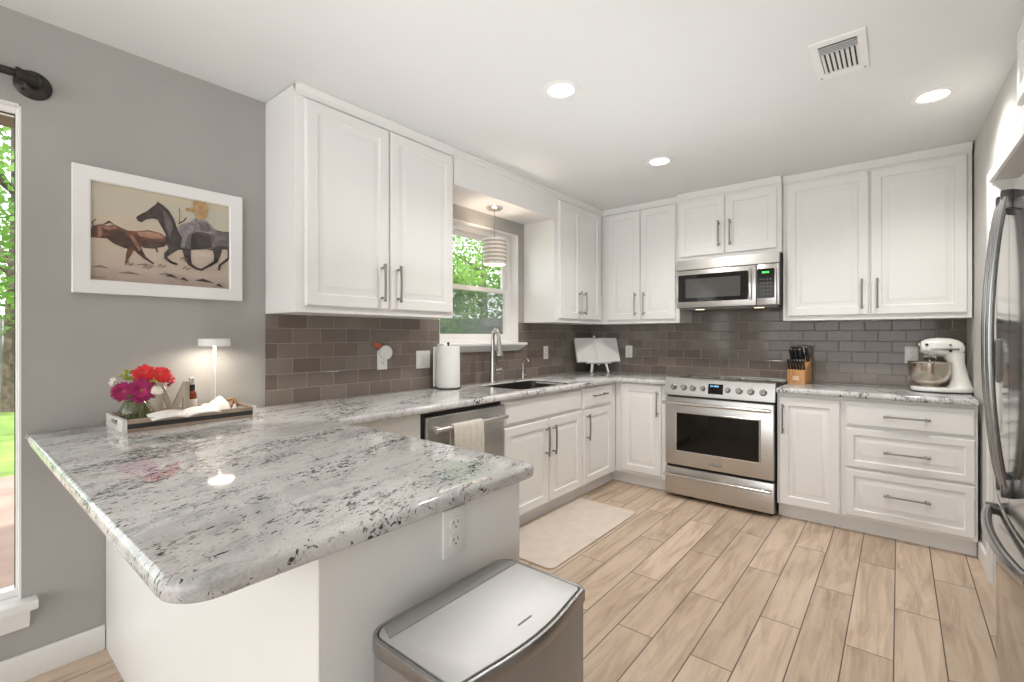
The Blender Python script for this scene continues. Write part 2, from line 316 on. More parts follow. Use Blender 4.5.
# ------------------------------------------------------------------ mesh helpers
class B:
    """collects shapes into one bmesh; build() links them as ONE mesh object"""
    def __init__(s): s.bm = bmesh.new(); s.mi = 0
    def m(s, i): s.mi = i; return s
    def _take(s, t):
        vs = {}
        for v in t.verts: vs[v] = s.bm.verts.new(v.co)
        for f in t.faces:
            try: nf = s.bm.faces.new([vs[v] for v in f.verts]); nf.material_index = s.mi
            except ValueError: pass
        t.free(); return s
    def box(s, x0, y0, z0, x1, y1, z1, bev=0.0, seg=2, M=None):
        t = bmesh.new(); bmesh.ops.create_cube(t, size=1)
        for v in t.verts:
            v.co = Vector((x0 + (v.co.x + .5) * (x1 - x0), y0 + (v.co.y + .5) * (y1 - y0), z0 + (v.co.z + .5) * (z1 - z0)))
        if bev: bmesh.ops.bevel(t, geom=t.edges[:], offset=bev, segments=seg, affect='EDGES', profile=0.5)
        if M is not None: bmesh.ops.transform(t, matrix=M, verts=t.verts)
        return s._take(t)
    def cyl(s, a, b, r, r2=None, n=24, bev=0.0, caps=True):
        a = Vector(a); b = Vector(b); d = b - a; t = bmesh.new()
        bmesh.ops.create_cone(t, cap_ends=caps, segments=n, radius1=r, radius2=r if r2 is None else r2, depth=d.length)
        if bev: bmesh.ops.bevel(t, geom=[e for e in t.edges if len(e.link_faces) == 2 and any(len(f.verts) > 4 for f in e.link_faces)], offset=bev, segments=2, affect='EDGES')
        M = Matrix.Translation((a + b) / 2) @ d.to_track_quat('Z', 'Y').to_matrix().to_4x4()
        bmesh.ops.transform(t, matrix=M, verts=t.verts); return s._take(t)
    def sphere(s, c, r, sc=(1, 1, 1), u=20, v=12):
        t = bmesh.new(); bmesh.ops.create_uvsphere(t, u_segments=u, v_segments=v, radius=r)
        for q in t.verts: q.co = Vector((c[0] + q.co.x * sc[0], c[1] + q.co.y * sc[1], c[2] + q.co.z * sc[2]))
        return s._take(t)
    def lathe(s, prof, c=(0, 0, 0), n=36, axis='Z'):
        rings = []
        for (r, z) in prof:
            rings.append([s.bm.verts.new(s._ax(c, r * math.cos(2 * PI * k / n), r * math.sin(2 * PI * k / n), z, axis)) for k in range(n)])
        for a, b in zip(rings, rings[1:]):
            for k in range(n):
                f = s.bm.faces.new((a[k], a[(k + 1) % n], b[(k + 1) % n], b[k])); f.material_index = s.mi
        closed = abs(prof[0][0] - prof[-1][0]) < 1e-6 and abs(prof[0][1] - prof[-1][1]) < 1e-6
        for rg, fl in (() if closed else ((rings[0], True), (rings[-1], False))):
            if (rg[0].co - rg[n // 2].co).length > 1e-4:
                f = s.bm.faces.new(rg[::-1] if fl else rg); f.material_index = s.mi
        return s
    @staticmethod
    def _ax(c, a, b, z, axis):
        if axis == 'Z': return Vector((c[0] + a, c[1] + b, c[2] + z))
        if axis == 'X': return Vector((c[0] + z, c[1] + a, c[2] + b))
        return Vector((c[0] + b, c[1] + z, c[2] + a))
    def tube(s, pts, r, n=10, caps=True, sq=None):
        """swept round tube; r may be a number or a list; sq = (a, b) squashes the section"""
        pts = [Vector(p) for p in pts]; rs = r if isinstance(r, (list, tuple)) else [r] * len(pts)
        up = None; rings = []
        for i, p in enumerate(pts):
            d = (pts[min(i + 1, len(pts) - 1)] - pts[max(i - 1, 0)]).normalized()
            if up is None:
                up = Vector((0, 0, 1)) if abs(d.z) < 0.9 else Vector((1, 0, 0))
            a = d.cross(up); a.normalize(); b = a.cross(d); b.normalize(); up = b
            ka, kb = sq or (1, 1)
            rings.append([s.bm.verts.new(p + (a * math.cos(2 * PI * k / n) * ka + b * math.sin(2 * PI * k / n) * kb) * rs[i]) for k in range(n)])
        for a, b in zip(rings, rings[1:]):
            for k in range(n):
                f = s.bm.faces.new((a[k], a[(k + 1) % n], b[(k + 1) % n], b[k])); f.material_index = s.mi
        if caps:
            for rg in (rings[0], rings[-1]):
                f = s.bm.faces.new(rg); f.material_index = s.mi
        return s
    def loft(s, rings, caps=True, closed=True):
        rr = [[s.bm.verts.new(Vector(p)) for p in q] for q in rings]; n = len(rr[0])
        for a, b in zip(rr, rr[1:]):
            for k in range(n if closed else n - 1):
                f = s.bm.faces.new((a[k], a[(k + 1) % n], b[(k + 1) % n], b[k])); f.material_index = s.mi
        if caps and closed:
            for q in (rr[0], rr[-1]):
                f = s.bm.faces.new(q); f.material_index = s.mi
        return s
    def prism(s, poly, z0, z1, bev=0.0, seg=3, holes=(), axis='Z', bev_v=False):
        """polygon (with holes) extruded; bevels the rim edges"""
        t = bmesh.new(); edges = []
        for lp in [poly] + list(holes):
            vs = [t.verts.new((p[0], p[1], z0)) for p in lp]
            edges += [t.edges.new((vs[i], vs[(i + 1) % len(vs)])) for i in range(len(vs))]
        if holes: bmesh.ops.triangle_fill(t, use_beauty=True, use_dissolve=False, edges=edges)
        else: t.faces.new(vs)
        rim = [e for e in t.edges if e.is_boundary]
        ex = bmesh.ops.extrude_face_region(t, geom=t.faces[:])
        for g in ex['geom']:
            if isinstance(g, bmesh.types.BMVert): g.co.z = z1
        bmesh.ops.recalc_face_normals(t, faces=t.faces[:])
        if bev:
            ed = [e for e in t.edges if len(e.link_faces) == 2 and abs(e.verts[0].co.z - e.verts[1].co.z) < 1e-6 and e.calc_face_angle(0) > R(60)]
            bmesh.ops.bevel(t, geom=ed, offset=bev, segments=seg, affect='EDGES', profile=0.5)
        if axis == 'X':
            for v in t.verts: v.co = Vector((v.co.z, v.co.x, v.co.y))
        elif axis == 'Y':
            for v in t.verts: v.co = Vector((v.co.x, v.co.z, v.co.y))
        return s._take(t)
    def poly(s, pts):
        f = s.bm.faces.new([s.bm.verts.new(Vector(p)) for p in pts]); f.material_index = s.mi; return s
    def build(s, name, mats, parent=None, smooth=32, loc=None, rot=None, recalc=True):
        if recalc: bmesh.ops.recalc_face_normals(s.bm, faces=s.bm.faces[:])
        me = bpy.data.meshes.new(name); s.bm.to_mesh(me); s.bm.free()
        for q in (mats if isinstance(mats, (list, tuple)) else [mats]): me.materials.append(q)
        if smooth:
            for p in me.polygons: p.use_smooth = True
            me.set_sharp_from_angle(angle=R(smooth))
        o = bpy.data.objects.new(name, me); COL.objects.link(o)
        if parent: o.parent = parent
        if loc: o.location = loc
        if rot: o.rotation_euler = rot
        return o

def rrect(x0, y0, x1, y1, r, n=6):
    """rounded rectangle outline; r a number or four radii (from lower left, anticlockwise)"""
    rs = r if isinstance(r, (list, tuple)) else [r] * 4; P = []
    for (cx, cy, a0, q) in ((x0, y0, 180, rs[0]), (x1, y0, 270, rs[1]), (x1, y1, 0, rs[2]), (x0, y1, 90, rs[3])):
        if q <= 0: P.append((cx, cy)); continue
        ox = cx + (q if cx == x0 else -q); oy = cy + (q if cy == y0 else -q)
        for k in range(n + 1):
            a = R(a0 + 90 * k / n); P.append((ox + q * math.cos(a), oy + q * math.sin(a)))
    return P
def tag(o, label, cat, group=None, kind=None):
    if label: o['label'] = label
    if cat: o['category'] = cat
    if group: o['group'] = group
    if kind: o['kind'] = kind
    return o
def struct(o, label=None):
    o['kind'] = 'structure'
    if label: o['label'] = label
    return o
def thing(name, label, cat, loc=(0, 0, 0), rz=0.0, group=None):
    o = bpy.data.objects.new(name, None); o.empty_display_size = 0.05; COL.objects.link(o)
    o.location = loc; o.rotation_euler = (0, 0, rz); return tag(o, label, cat, group)
def dup(root, loc, rz=None, label=None, group=None):
    r = root.copy(); COL.objects.link(r); r.location = loc
    if rz is not None: r.rotation_euler = (0, 0, rz)
    if label: r['label'] = label
    if group: r['group'] = group
    for ch in root.children:
        c = ch.copy(); COL.objects.link(c); c.parent = r
        for g in ch.children:
            d = g.copy(); COL.objects.link(d); d.parent = c
    return r

# ================================================================== ROOM SHELL
H = 2.44
def xw(y): return 2.84 - 0.028 * (y + 0.4)          # the right wall runs very slightly out of square
struct(B().box(-0.15, -8.2, -0.12, 6.6, 0.15, 0.0).build('floor', floor_m))
struct(B().box(-0.15, -8.2, H, 6.6, 0.15, H + 0.12).build('ceiling', ceil_white))
# left wall with its two window openings
WY0, WY1, WZ0, WZ1 = -2.085, -1.200, 1.205, 2.105      # window over the sink
VY0, VY1, VZ0, VZ1 = -5.60, -4.102, 0.300, 2.105       # tall window beside the peninsula
b = B(); T = -0.15
for (y0, y1, z0, z1) in ((-8.2, VY0, 0, H), (VY0, VY1, 0, VZ0), (VY0, VY1, VZ1, H), (VY1, WY0, 0, H), (WY0, WY1, 0, WZ0), (WY0, WY1, WZ1, H), (WY1, 0.0, 0, H)):
    b.box(T, y0, z0, 0, y1, z1)
struct(b.build('wall_left', wall_grey, smooth=0))
struct(B().box(-0.15, 0, 0, 3.7, 0.15, H).build('wall_back', wall_grey, smooth=0))
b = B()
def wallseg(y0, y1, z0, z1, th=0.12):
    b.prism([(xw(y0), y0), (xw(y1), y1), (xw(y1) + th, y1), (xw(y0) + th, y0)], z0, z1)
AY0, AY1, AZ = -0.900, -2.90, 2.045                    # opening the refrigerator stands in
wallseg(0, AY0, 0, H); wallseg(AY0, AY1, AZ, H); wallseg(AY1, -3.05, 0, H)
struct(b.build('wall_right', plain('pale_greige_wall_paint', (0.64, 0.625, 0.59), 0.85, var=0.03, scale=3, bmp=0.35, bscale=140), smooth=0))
b = B()
b.box(xw(-.9) + 0.12, AY0, 0, 3.66, AY0 + 0.1, H); b.box(3.66, AY1 - .1, 0, 3.76, AY0 + .1, H)
b.box(xw(-3) + .12, AY1 - 0.15, 0, 6.6, AY1, H); b.box(xw(-.9) + 0.12, AY1, AZ + 0.12, 3.66, AY0, AZ + 0.2)
struct(b.build('wall_alcove', wall_grey, smooth=0))
struct(B().box(6.5, -8.2, 0, 6.6, AY1, H).build('wall_far_right', wall_grey, smooth=0))
# casing around the opening, baseboards
b = B()
def wallstrip(y0, y1, z0, z1, p=0.016):
    b.prism([(xw(y0) - p, y0), (xw(y1) - p, y1), (xw(y1) + 0.001, y1), (xw(y0) + 0.001, y0)], z0, z1, 0.003, 1)
wallstrip(-0.832, AY0, 0.0, 2.10); wallstrip(AY0, AY1, AZ, 2.10)
b.box(xw(-.9) + .002, AY0 - 0.014, 0, xw(-.9) + .12, AY0 - 0.001, AZ)
struct(b.build('trim_1', trim_white))
b = B(); wallstrip(-0.545, -0.832, 0, 0.10, 0.014); struct(b.build('baseboard_right', trim_white))
b = B(); b.box(0, -8.2, 0, 0.014, -3.868, 0.100, 0.004); struct(b.build('baseboard_left', trim_white))
# soffit over the sink window, with crown strip
def crown(b, y0, y1, x=0.33):
    b.box(x - 0.004, y0, 2.392, x + 0.006, y1, 2.4395, 0.002, 1); b.box(x, y0, 2.418, x + 0.014, y1, 2.4395, 0.004, 2)
b = B(); b.box(0.0, -2.244, 2.212, 0.322, -1.122, H - 0.0005); crown(b, -2.244, -1.122, 0.322)
struct(b.build('trim_2', cab_white, smooth=0))

# backsplash
b = B(); tz = 1.3719
b.box(0.0, -3.245, 0.9, 0.008, WY0, tz); b.box(0.0, WY0, 0.9, 0.008, WY1, WZ0 - 0.004); b.box(0, WY1, 0.9, 0.008, 0, tz)
struct(b.build('backsplash_left', tile_l, smooth=0))
b = B(); b.box(0.008, -0.008, 0.88, 2.828, 0.0, tz); b.box(1.05, -0.008, tz, 1.814, 0, 1.62)
struct(b.build('backsplash_back', tile_b, smooth=0))

# ------------------------------------------------------------------ windows
def window_jamb(y0, y1, z0, z1, name, depth=0.15):
    b = B(); d = 0.006
    b.box(-depth, y1 - d, z0, 0.001, y1 + 0.0005, z1); b.box(-depth, y0 - 0.0005, z0, 0.001, y0 + d, z1); b.box(-depth, y0, z1 - d, 0.001, y1, z1 + .0005)
    return struct(b.build(name, jamb_white, smooth=0))
jm = window_jamb(WY0, WY1, WZ0, WZ1, 'trim_3')
b = B()
fx0, fx1 = -0.135, -0.075; fw = 0.045
b.box(fx0, WY0 + .006, WZ0, fx1, WY0 + fw, WZ1 - .006, .003); b.box(fx0, WY1 - fw, WZ0, fx1, WY1 - .006, WZ1 - .006, .003)
b.box(fx0, WY0 + fw, WZ1 - fw, fx1, WY1 - fw, WZ1 - .006, .003); b.box(fx0, WY0 + fw, WZ0, fx1, WY1 - fw, WZ0 + 0.035, .003)
win = struct(b.build('window_1', trim_white, smooth=0))
MZ = 1.632
def sash(y0, y1, z0, z1, x, w=0.036, t=0.026):
    b = B()
    b.box(x, y0, z0, x + t, y0 + w, z1, .003); b.box(x, y1 - w, z0, x + t, y1, z1, .003)
    b.box(x, y0 + w, z0, x + t, y1 - w, z0 + w, .003); b.box(x, y0 + w, z1 - w, x + t, y1 - w, z1, .003)
    s = b.build('sash', trim_white, win, smooth=0)
    B().box(x + t * .4, y0 + w - .004, z0 + w - .004, x + t * .6, y1 - w + .004, z1 - w + .004).build('pane', pane_m, s, smooth=0)
    return s
sash(WY0 + fw, WY1 - fw, MZ - 0.018, WZ1 - fw, -0.128)
sash(WY0 + fw, WY1 - fw, WZ0 + 0.035, MZ + 0.018, -0.102)
B().box(-0.1335, WY0 + fw, WZ0 + 0.035, -0.1325, WY1 - fw, MZ).build('insect_screen', screen_m, win, smooth=0)
b = B(); b.prism([(0.0, 1.133), (0.062, 1.185), (0.075, 1.187), (0.078, 1.2), (0.075, 1.206), (-0.10, 1.206), (-0.10, 1.196), (0.0, 1.19)], WY0 - 0.02, WY1 + 0.028, axis='Y')
st = b.build('trim_4', trim_white, smooth=25); struct(st)
for v in st.data.vertices:                           # mitred return at both ends of the sill
    if v.co.z < 1.18:
        v.co.y += -0.035 if v.co.y > -1.6 else 0.035

window_jamb(VY0, VY1, VZ0, VZ1, 'trim_5')
b = B()
b.box(-0.070, VY0 + .006, VZ0 + .004, -0.028, VY0 + .03, VZ1, .002); b.box(-0.070, VY1 - .011, VZ0 + .004, -0.028, VY1 - .006, VZ1 - .006, .001)
b.box(-0.070, VY0 + .03, VZ1 - .026, -0.028, VY1 - .011, VZ1 - .006, .002); b.box(-0.070, VY0 + .03, VZ0 + .004, -0.028, VY1 - .011, VZ0 + .030, .002)
b.m(1).box(-0.052, VY1 - .0135, VZ0 + .03, -0.046, VY1 - .011, VZ1 - .026); b.box(-0.052, VY0 + .03, VZ1 - .030, -0.046, VY1 - .011, VZ1 - .026)
win2 = struct(b.build('window_2', [trim_white, dark_gap], smooth=0))
B().box(-0.051, VY0 + .028, VZ0 + .028, -0.047, VY1 - .011, VZ1 - .024).build('pane', pane_m, win2, smooth=0)
b = B(); b.box(-0.0005, VY0 - 0.04, 0.268, 0.058, VY1 + 0.040, 0.302, .004); b.box(-0.149, VY0 + .0005, 0.285, 0.01, VY1 - .0005, 0.3035)
b.prism([(0.0, 0.195), (0.012, 0.195), (0.030, 0.24), (0.034, 0.268), (0.0, 0.268)], VY0 - 0.02, VY1 + 0.020, axis='Y')
struct(b.build('trim_6', trim_white, smooth=25))

# ================================================================== CABINETS
PULLS = {}
def pull(parent, x, y, z, length, vertical, mat=nickel):
    key = (round(length, 3), vertical)
    if key not in PULLS:
        b = B(); h = length / 2; n = 8
        pts = [(0, -0.030 - 0.004 * math.cos(PI * k / n - PI / 2), -h + 2 * h * k / n) for k in range(n + 1)]
        b.tube(pts, 0.0074, 8, sq=(1.0, 0.75))
        for sz in (-1, 1):
            b.cyl((0, 0, sz * (h - .012)), (0, -0.030, sz * (h - .012)), 0.0075, 0.0055, 10)
            b.box(-0.0075, -0.036, sz * h - .009, 0.0075, -0.023, sz * h + .009, 0.003)
        if not vertical:
            bmesh.ops.rotate(b.bm, verts=b.bm.verts[:], cent=(0, 0, 0), matrix=Matrix.Rotation(R(90), 3, 'Y'))
        o = b.build('handle', mat, parent); PULLS[key] = o.data
    else:
        o = bpy.data.objects.new('handle', PULLS[key]); COL.objects.link(o); o.parent = parent
    o.location = (x, y, z); return o
def rect(x0, x1, z0, z1, y, i): return [(x0 + i, y, z0 + i), (x1 - i, y, z0 + i), (x1 - i, y, z1 - i), (x0 + i, y, z1 - i)]
def door(parent, x0, x1, z0, z1, yf, handle=None, kind='door', style='raised', stile=0.056):
    """a panel front: x across, z up, face towards -y; yf = the plane it is hung on"""
    w, h = x1 - x0, z1 - z0; b = B()
    if style == 'raised':
        k = min(1.0, (min(w, h) - 0.03) / 0.2)
        st = stile * k
        prof = [(0, 0), (0, -.014), (.002, -.018), (.006, -.020), (st, -.020), (st + .003, -.0135), (st + .007, -.011), (st + .014, -.011), (st + .014 + .026 * k, -.0175), (st + .016 + .026 * k, -.0185)]
    else:
        prof = [(0, 0), (0, -.012), (.003, -.016), (.012, -.020), (.014, -.020)]
    b.loft([rect(0, w, 0, h, y, i) for (i, y) in prof])
    o = b.build(kind, cab_white, parent, smooth=20, loc=(x0, yf, z0))
    if handle:
        hx, hz, ln, vert = handle; pull(o, hx - x0, -0.020, hz - z0, ln, vert)
    return o
def upper(label, loc, rz, w, z0, z1, d, doors, hz, group='white wall cabinets', seams=True, crown_ends=(0, 0), hlen=0.185):
    t = thing('wall_cabinet', label, 'cabinet', loc, rz, group)
    B().box(0, -d, z0, w, -0.0005, z1 - 0.003, 0.0015, 1).build('body', cab_white, t, smooth=0)
    b = B(); e0, e1 = crown_ends
    prof = [(-d - 0.002, 2.386), (-d - 0.010, 2.390), (-d - 0.010, 2.410), (-d - 0.022, 2.430), (-d - 0.022, 2.4392), (-d + 0.02, 2.4392)]
    b.prism(prof, 0 - e0, w + e1, axis='X')
    if e0: b.box(-e0, -d - .0215, 2.425, 0.002, 0, 2.4392)
    if e1: b.box(w, -d, 2.425, w + e1, 0, 2.4392)
    b.build('crown_moulding', cab_white, t, smooth=0)
    for (x0, x1, dz0, dz1, hx) in doors:
        door(t, x0, x1, dz0, dz1, -d, (hx, hz, hlen, True) if hx is not None else None)
    return t
L90 = R(90)
# left wall: local x = world y - loc.y
upper('two-door white wall cabinet between the horse picture and the window', (0, -3.245, 0), L90, 1.0, 1.372, H, 0.312,
      [(0.045, 0.508, 1.405, 2.378, 0.461), (0.520, 0.984, 1.405, 2.378, 0.565)], 1.545)
upper('white wall cabinet right of the sink window, in the corner, with paired handles', (0, -1.121, 0), L90, 0.789, 1.372, H, 0.312,
      [(0.058, 0.386, 1.405, 2.380, 0.350), (0.394, 0.735, 1.405, 2.380, 0.430)], 1.545)
upper('white wall cabinet between the room corner and the microwave', (0.0, 0, 0), 0, 1.045, 1.372, H, 0.312,
      [(0.378, 0.692, 1.405, 2.380, 0.655), (0.700, 1.014, 1.405, 2.380, 0.737)], 1.545)
upper('short white wall cabinet above the steel microwave', (1.047, 0, 0), 0, 0.766, 1.880, H, 0.362,
      [(0.010, 0.371, 1.912, 2.366, 0.335), (0.381, 0.738, 1.912, 2.366, 0.418)], 2.068)
upper('wide white wall cabinet above the knife block and the stand mixer', (1.8155, 0, 0), 0, 1.0125, 1.372, H, 0.312,
      [(0.026, 0.510, 1.405, 2.372, 0.474), (0.520, 0.990, 1.405, 2.372, 0.557)], 1.545)
# box over the refrigerator opening
t = thing('wall_cabinet', 'white overhead cabinet above the refrigerator opening', 'cabinet', (2.876, -1.700, 0), R(-90), 'white wall cabinets')
B().box(0, -0.030, 2.105, 0.98, -0.0, 2.436, 0.002, 1).build('body', cab_white, t, smooth=0)
for k in range(2): door(t, 0.02 + 0.475 * k, 0.485 + 0.475 * k, 2.125, 2.40, -0.030)

def base(name, label, loc, rz, w, fronts, d=0.590, z1=0.8665, group='white base cabinets', toe=(0, 0)):
    t = thing(name, label, 'cabinet', loc, rz, group)
    B().box(0, -d, 0.098, w, -0.009, z1, 0.0015, 1).build('body', cab_white, t, smooth=0)
    B().box(toe[0], -0.535, 0.0, w - toe[1], -0.30, 0.098).build('toe_kick', cab_white, t, smooth=0)
    if z1 < 0.8:                                     # open below the sink: a front rail and two side panels only
        b = B(); b.box(0, -d, z1, w, -d + 0.02, 0.8665); b.box(0, -d + .02, z1, 0.018, -0.009, 0.8665); b.box(w - .018, -d + .02, z1, w, -0.009, 0.8665); b.build('face_rail', cab_white, t, smooth=0)
    for f in fronts: door(t, *f[:4], -d, f[4] if len(f) > 4 else None, *(f[5:]))
    return t
# left run (local x = y - loc.y)
base('base_cabinet', 'blank white base cabinet panel between the peninsula and the dishwasher', (0, -3.215, 0), L90, 0.482,
     [])
base('base_cabinet', 'white sink base cabinet with two doors under the sink', (0, -2.102, 0), L90, 0.930,
     [(0.020, 0.918, 0.706, 0.848, None, 'drawer_front', 'slab'), (0.012, 0.482, 0.112, 0.688, (0.446, 0.54, 0.185, True)), (0.494, 0.918, 0.112, 0.688, (0.530, 0.54, 0.185, True))], z1=0.690)
base('base_cabinet', 'narrow white base cabinet with one drawer over one door, beside the corner', (0, -1.170, 0), L90, 0.579,
     [(0.018, 0.474, 0.700, 0.856, (0.246, 0.79, 0.20, False), 'drawer', 'slab'), (0.022, 0.478, 0.112, 0.686, (0.060, 0.556, 0.185, True))], toe=(0, -0.056))
base('base_cabinet', 'white base cabinet with a single door just left of the range', (0.592, 0, 0), 0, 0.450,
     [(0.058, 0.408, 0.125, 0.860, (0.382, 0.712, 0.185, True))], toe=(-0.057, 0))
base('base_cabinet', 'white base cabinet with a single door just right of the range', (1.826, 0, 0), 0, 0.379,
     [(0.014, 0.362, 0.105, 0.842, (0.040, 0.695, 0.185, True))])
base('base_cabinet', 'white base cabinet with three stacked drawers beneath the stand mixer', (2.205, 0, 0), 0, 0.622,
     [(0.015, 0.610, 0.690, 0.848, (0.313, 0.766, 0.20, False), 'drawer', 'slab'),
      (0.015, 0.610, 0.428, 0.674, (0.313, 0.545, 0.20, False), 'drawer', 'raised', 0.040),
      (0.015, 0.610, 0.118, 0.412, (0.313, 0.282, 0.20, False), 'drawer', 'raised', 0.040)])
# peninsula base
t = thing('peninsula_base', 'plain white peninsula cabinet with panelled back and end under the granite', 'cabinet', (0, -3.245, 0))
B().box(0.002, -0.620, 0.0, 1.678, -0.040, 0.866, 0.002, 1).build('body', cab_white, t, smooth=0)
# ================================================================== WORKTOPS
ZC0, ZC1 = 0.867, 0.905
def arc(cx, cy, r, a0, a1, n=7): return [(cx + r * math.cos(R(a0 + (a1 - a0) * k / n)), cy + r * math.sin(R(a0 + (a1 - a0) * k / n))) for k in range(n + 1)]
SX0, SX1, SY0, SY1 = 0.165, 0.545, -1.845, -1.235           # sink cut-out
outl = [(0.009, -4.092)] + arc(1.632, -4.022, 0.07, -90, 0) + arc(1.662, -3.268, 0.04, 0, 90) + arc(0.685, -3.178, 0.05, 270, 180) + arc(0.685, -0.685, 0.05, 180, 90) + [(1.043, -0.635), (1.043, -0.009), (0.009, -0.009)]
b = B(); b.prism(outl, ZC0, ZC1, 0.014, 4, holes=[rrect(SX0, SY0, SX1, SY1, 0.05)])
tag(b.build('worktop', granite, smooth=40), 'speckled white and grey granite worktop of the peninsula, sink run and corner', 'countertop')
b = B(); b.prism([(1.824, -0.635), (2.828, -0.635), (2.828, -0.009), (1.824, -0.009)], ZC0, ZC1, 0.014, 4)
tag(b.build('worktop', granite, smooth=40), 'short granite worktop right of the range, under the knife block and mixer', 'countertop')

# ================================================================== SINK AND FAUCETS
t = thing('sink', 'undermounted stainless sink set into the granite below the window', 'sink', (0.355, -1.54, 0.70))
b = B(); oo = rrect(-0.205, -0.325, 0.205, 0.325, 0.06); 
def ring(i, z, r): return [(p[0], p[1], z) for p in rrect(-0.205 + i, -0.325 + i, 0.205 - i, 0.325 - i, r)]
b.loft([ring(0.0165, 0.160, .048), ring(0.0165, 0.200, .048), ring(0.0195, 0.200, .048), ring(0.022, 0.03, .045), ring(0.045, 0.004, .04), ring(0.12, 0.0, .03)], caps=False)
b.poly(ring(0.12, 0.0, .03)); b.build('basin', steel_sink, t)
B().lathe([(0.0, 0.004), (0.03, 0.004), (0.042, 0.008), (0.045, 0.004)], n=24).build('drain', chrome, t)
t = thing('faucet', 'tall brushed nickel pull-down faucet behind the sink', 'faucet', (0.085, -1.615, ZC1))
b = B(); b.lathe([(0.0, 0), (0.034, 0), (0.034, 0.006), (0.029, 0.012), (0.027, 0.06), (0.020, 0.20), (0.017, 0.245), (0, 0.245)]); b.build('body', faucet_nickel, t)
dx, dy = math.cos(R(-28)), math.sin(R(-28))
def fp(a, z): return (a * dx, a * dy, z)
pts = [fp(0, 0.235), fp(0, 0.30)] + [fp(0.063 - 0.063 * math.cos(R(q)), 0.335 + 0.068 * math.sin(R(q))) for q in range(0, 181, 20)] + [fp(0.128, 0.315)]
b = B(); b.tube(pts, 0.0145, 14); b.build('spout', faucet_nickel, t)
b = B(); b.tube([fp(0.127, 0.325), fp(0.131, 0.29), fp(0.135, 0.25), fp(0.140, 0.205)], [0.0155, 0.0195, 0.025, 0.028], 16); b.m(1).tube([fp(0.140, 0.206), fp(0.1405, 0.199)], 0.019, 16); b.build('spray_head', [faucet_nickel, black_plastic], t)
b = B(); b.cyl((0, 0.01, 0.085), (0.012, 0.082, 0.092), 0.0205, n=18, bev=0.003); hb = b.build('valve', faucet_nickel, t)
b = B(); b.tube([(0.012, 0.062, 0.095), (0.008, 0.050, 0.14), (0.0, 0.036, 0.200)], [0.008, 0.007, 0.006], 10); b.build('lever', faucet_nickel, hb)
t = thing('filter_faucet', 'small brushed nickel drinking water tap right of the tall faucet', 'faucet', (0.080, -1.235, ZC1))
b = B(); b.lathe([(0, 0), (0.021, 0), (0.021, 0.005), (0.014, 0.012), (0.0115, 0.055), (0.008, 0.07), (0, 0.07)], n=24); b.build('body', faucet_nickel, t)
b = B(); b.tube([(0, 0, .06), (0, 0, .125)] + [(0.030 - 0.030 * math.cos(R(q)), 0, .135 + 0.030 * math.sin(R(q))) for q in range(0, 161, 20)], 0.0085, 12); b.build('spout', faucet_nickel, t)
b = B(); b.cyl((0, 0, .03), (0.006, 0.03, .034), 0.008, n=12); b.build('lever', faucet_nickel, t)

# ================================================================== DISHWASHER
t = thing('dishwasher', 'stainless dishwasher with a cream towel over its bar handle', 'dishwasher', (0, -2.728, 0), L90)
B().box(0.0, -0.585, 0.10, 0.623, -0.05, 0.862).build('body', dark_gap, t, smooth=0)
B().box(0.012, -0.540, 0.0, 0.612, -0.45, 0.098).build('toe_kick', dark_gap, t, smooth=0)
b = B(); b.box(0.014, -0.622, 0.105, 0.618, -0.586, 0.842, 0.006, 2); dd = b.build('door', steel_x, t)
b = B(); b.tube([(0.028, -0.672, 0.780), (0.306, -0.676, 0.780), (0.586, -0.672, 0.780)], 0.0125, 14, sq=(1, 1))
for x in (0.061, 0.556): b.box(x - .012, -0.672, 0.770, x + .012, -0.62, 0.790, 0.004)
b.build('handle', steel_x, dd)
# towel: hangs over the bar
b = B(); rows = []
prof = [(-0.655, 0.55), (-0.655, 0.70), (-0.655, 0.775), (-0.660, 0.791), (-0.672, 0.7985), (-0.684, 0.793), (-0.6905, 0.778), (-0.692, 0.70), (-0.693, 0.60), (-0.694, 0.48)]
nx = 22
for k in range(nx + 1):
    u = k / nx; row = []
    for i, (y, z) in enumerate(prof):
        wv = 0.003 * math.sin(u * 15 + i * 0.3) * (0.15 if 2 <= i <= 6 else 1)
        row.append((0.17 + 0.225 * u, y - abs(wv), z + (0.006 * math.sin(u * 3) if i in (0, 9) else 0)))
    rows.append(row)
b.loft(rows, caps=False, closed=False)
tw = b.build('dish_towel', cloth_cream, smooth=60, loc=(0, -2.765, 0), rot=(0, 0, L90), recalc=False)
tag(tw, 'cream dish towel hanging over the dishwasher handle', 'towel')
sm = tw.modifiers.new('thick', 'SOLIDIFY'); sm.thickness = 0.004; sm.offset = 0

# ================================================================== RANGE
t = thing('range', 'stainless slide-in electric range with eight knobs under the microwave', 'oven', (1.047, 0, 0))
W = 0.772
B().box(0.004, -0.600, 0.025, W - .004, -0.012, 0.905).build('body', dark_gap, t, smooth=0)
b = B(); b.box(0.0, -0.615, 0.905, W, -0.012, 0.915, 0.003); b.m(1).box(0.0, -0.045, 0.913, W, -0.012, 0.919, 0.002)
ct = b.build('cooktop', [black_glass, steel_x], t)
for (x, y, r) in ((0.20, -0.44, 0.105), (0.57, -0.44, 0.12), (0.20, -0.19, 0.08), (0.57, -0.19, 0.09), (0.385, -0.18, 0.06)):
    b = B(); b.lathe([(r - .003, 0), (r - .003, 0.0006), (r, 0.0006), (r, 0), (r - .003, 0)], n=40); b.build('burner_ring', grey_strip, ct, loc=(x, y, 0.9152))
b = B(); b.prism([(-0.600, 0.800), (-0.652, 0.800), (-0.652, 0.808), (-0.628, 0.926), (-0.616, 0.934), (-0.600, 0.934)], -0.002, W + .002, axis='X')
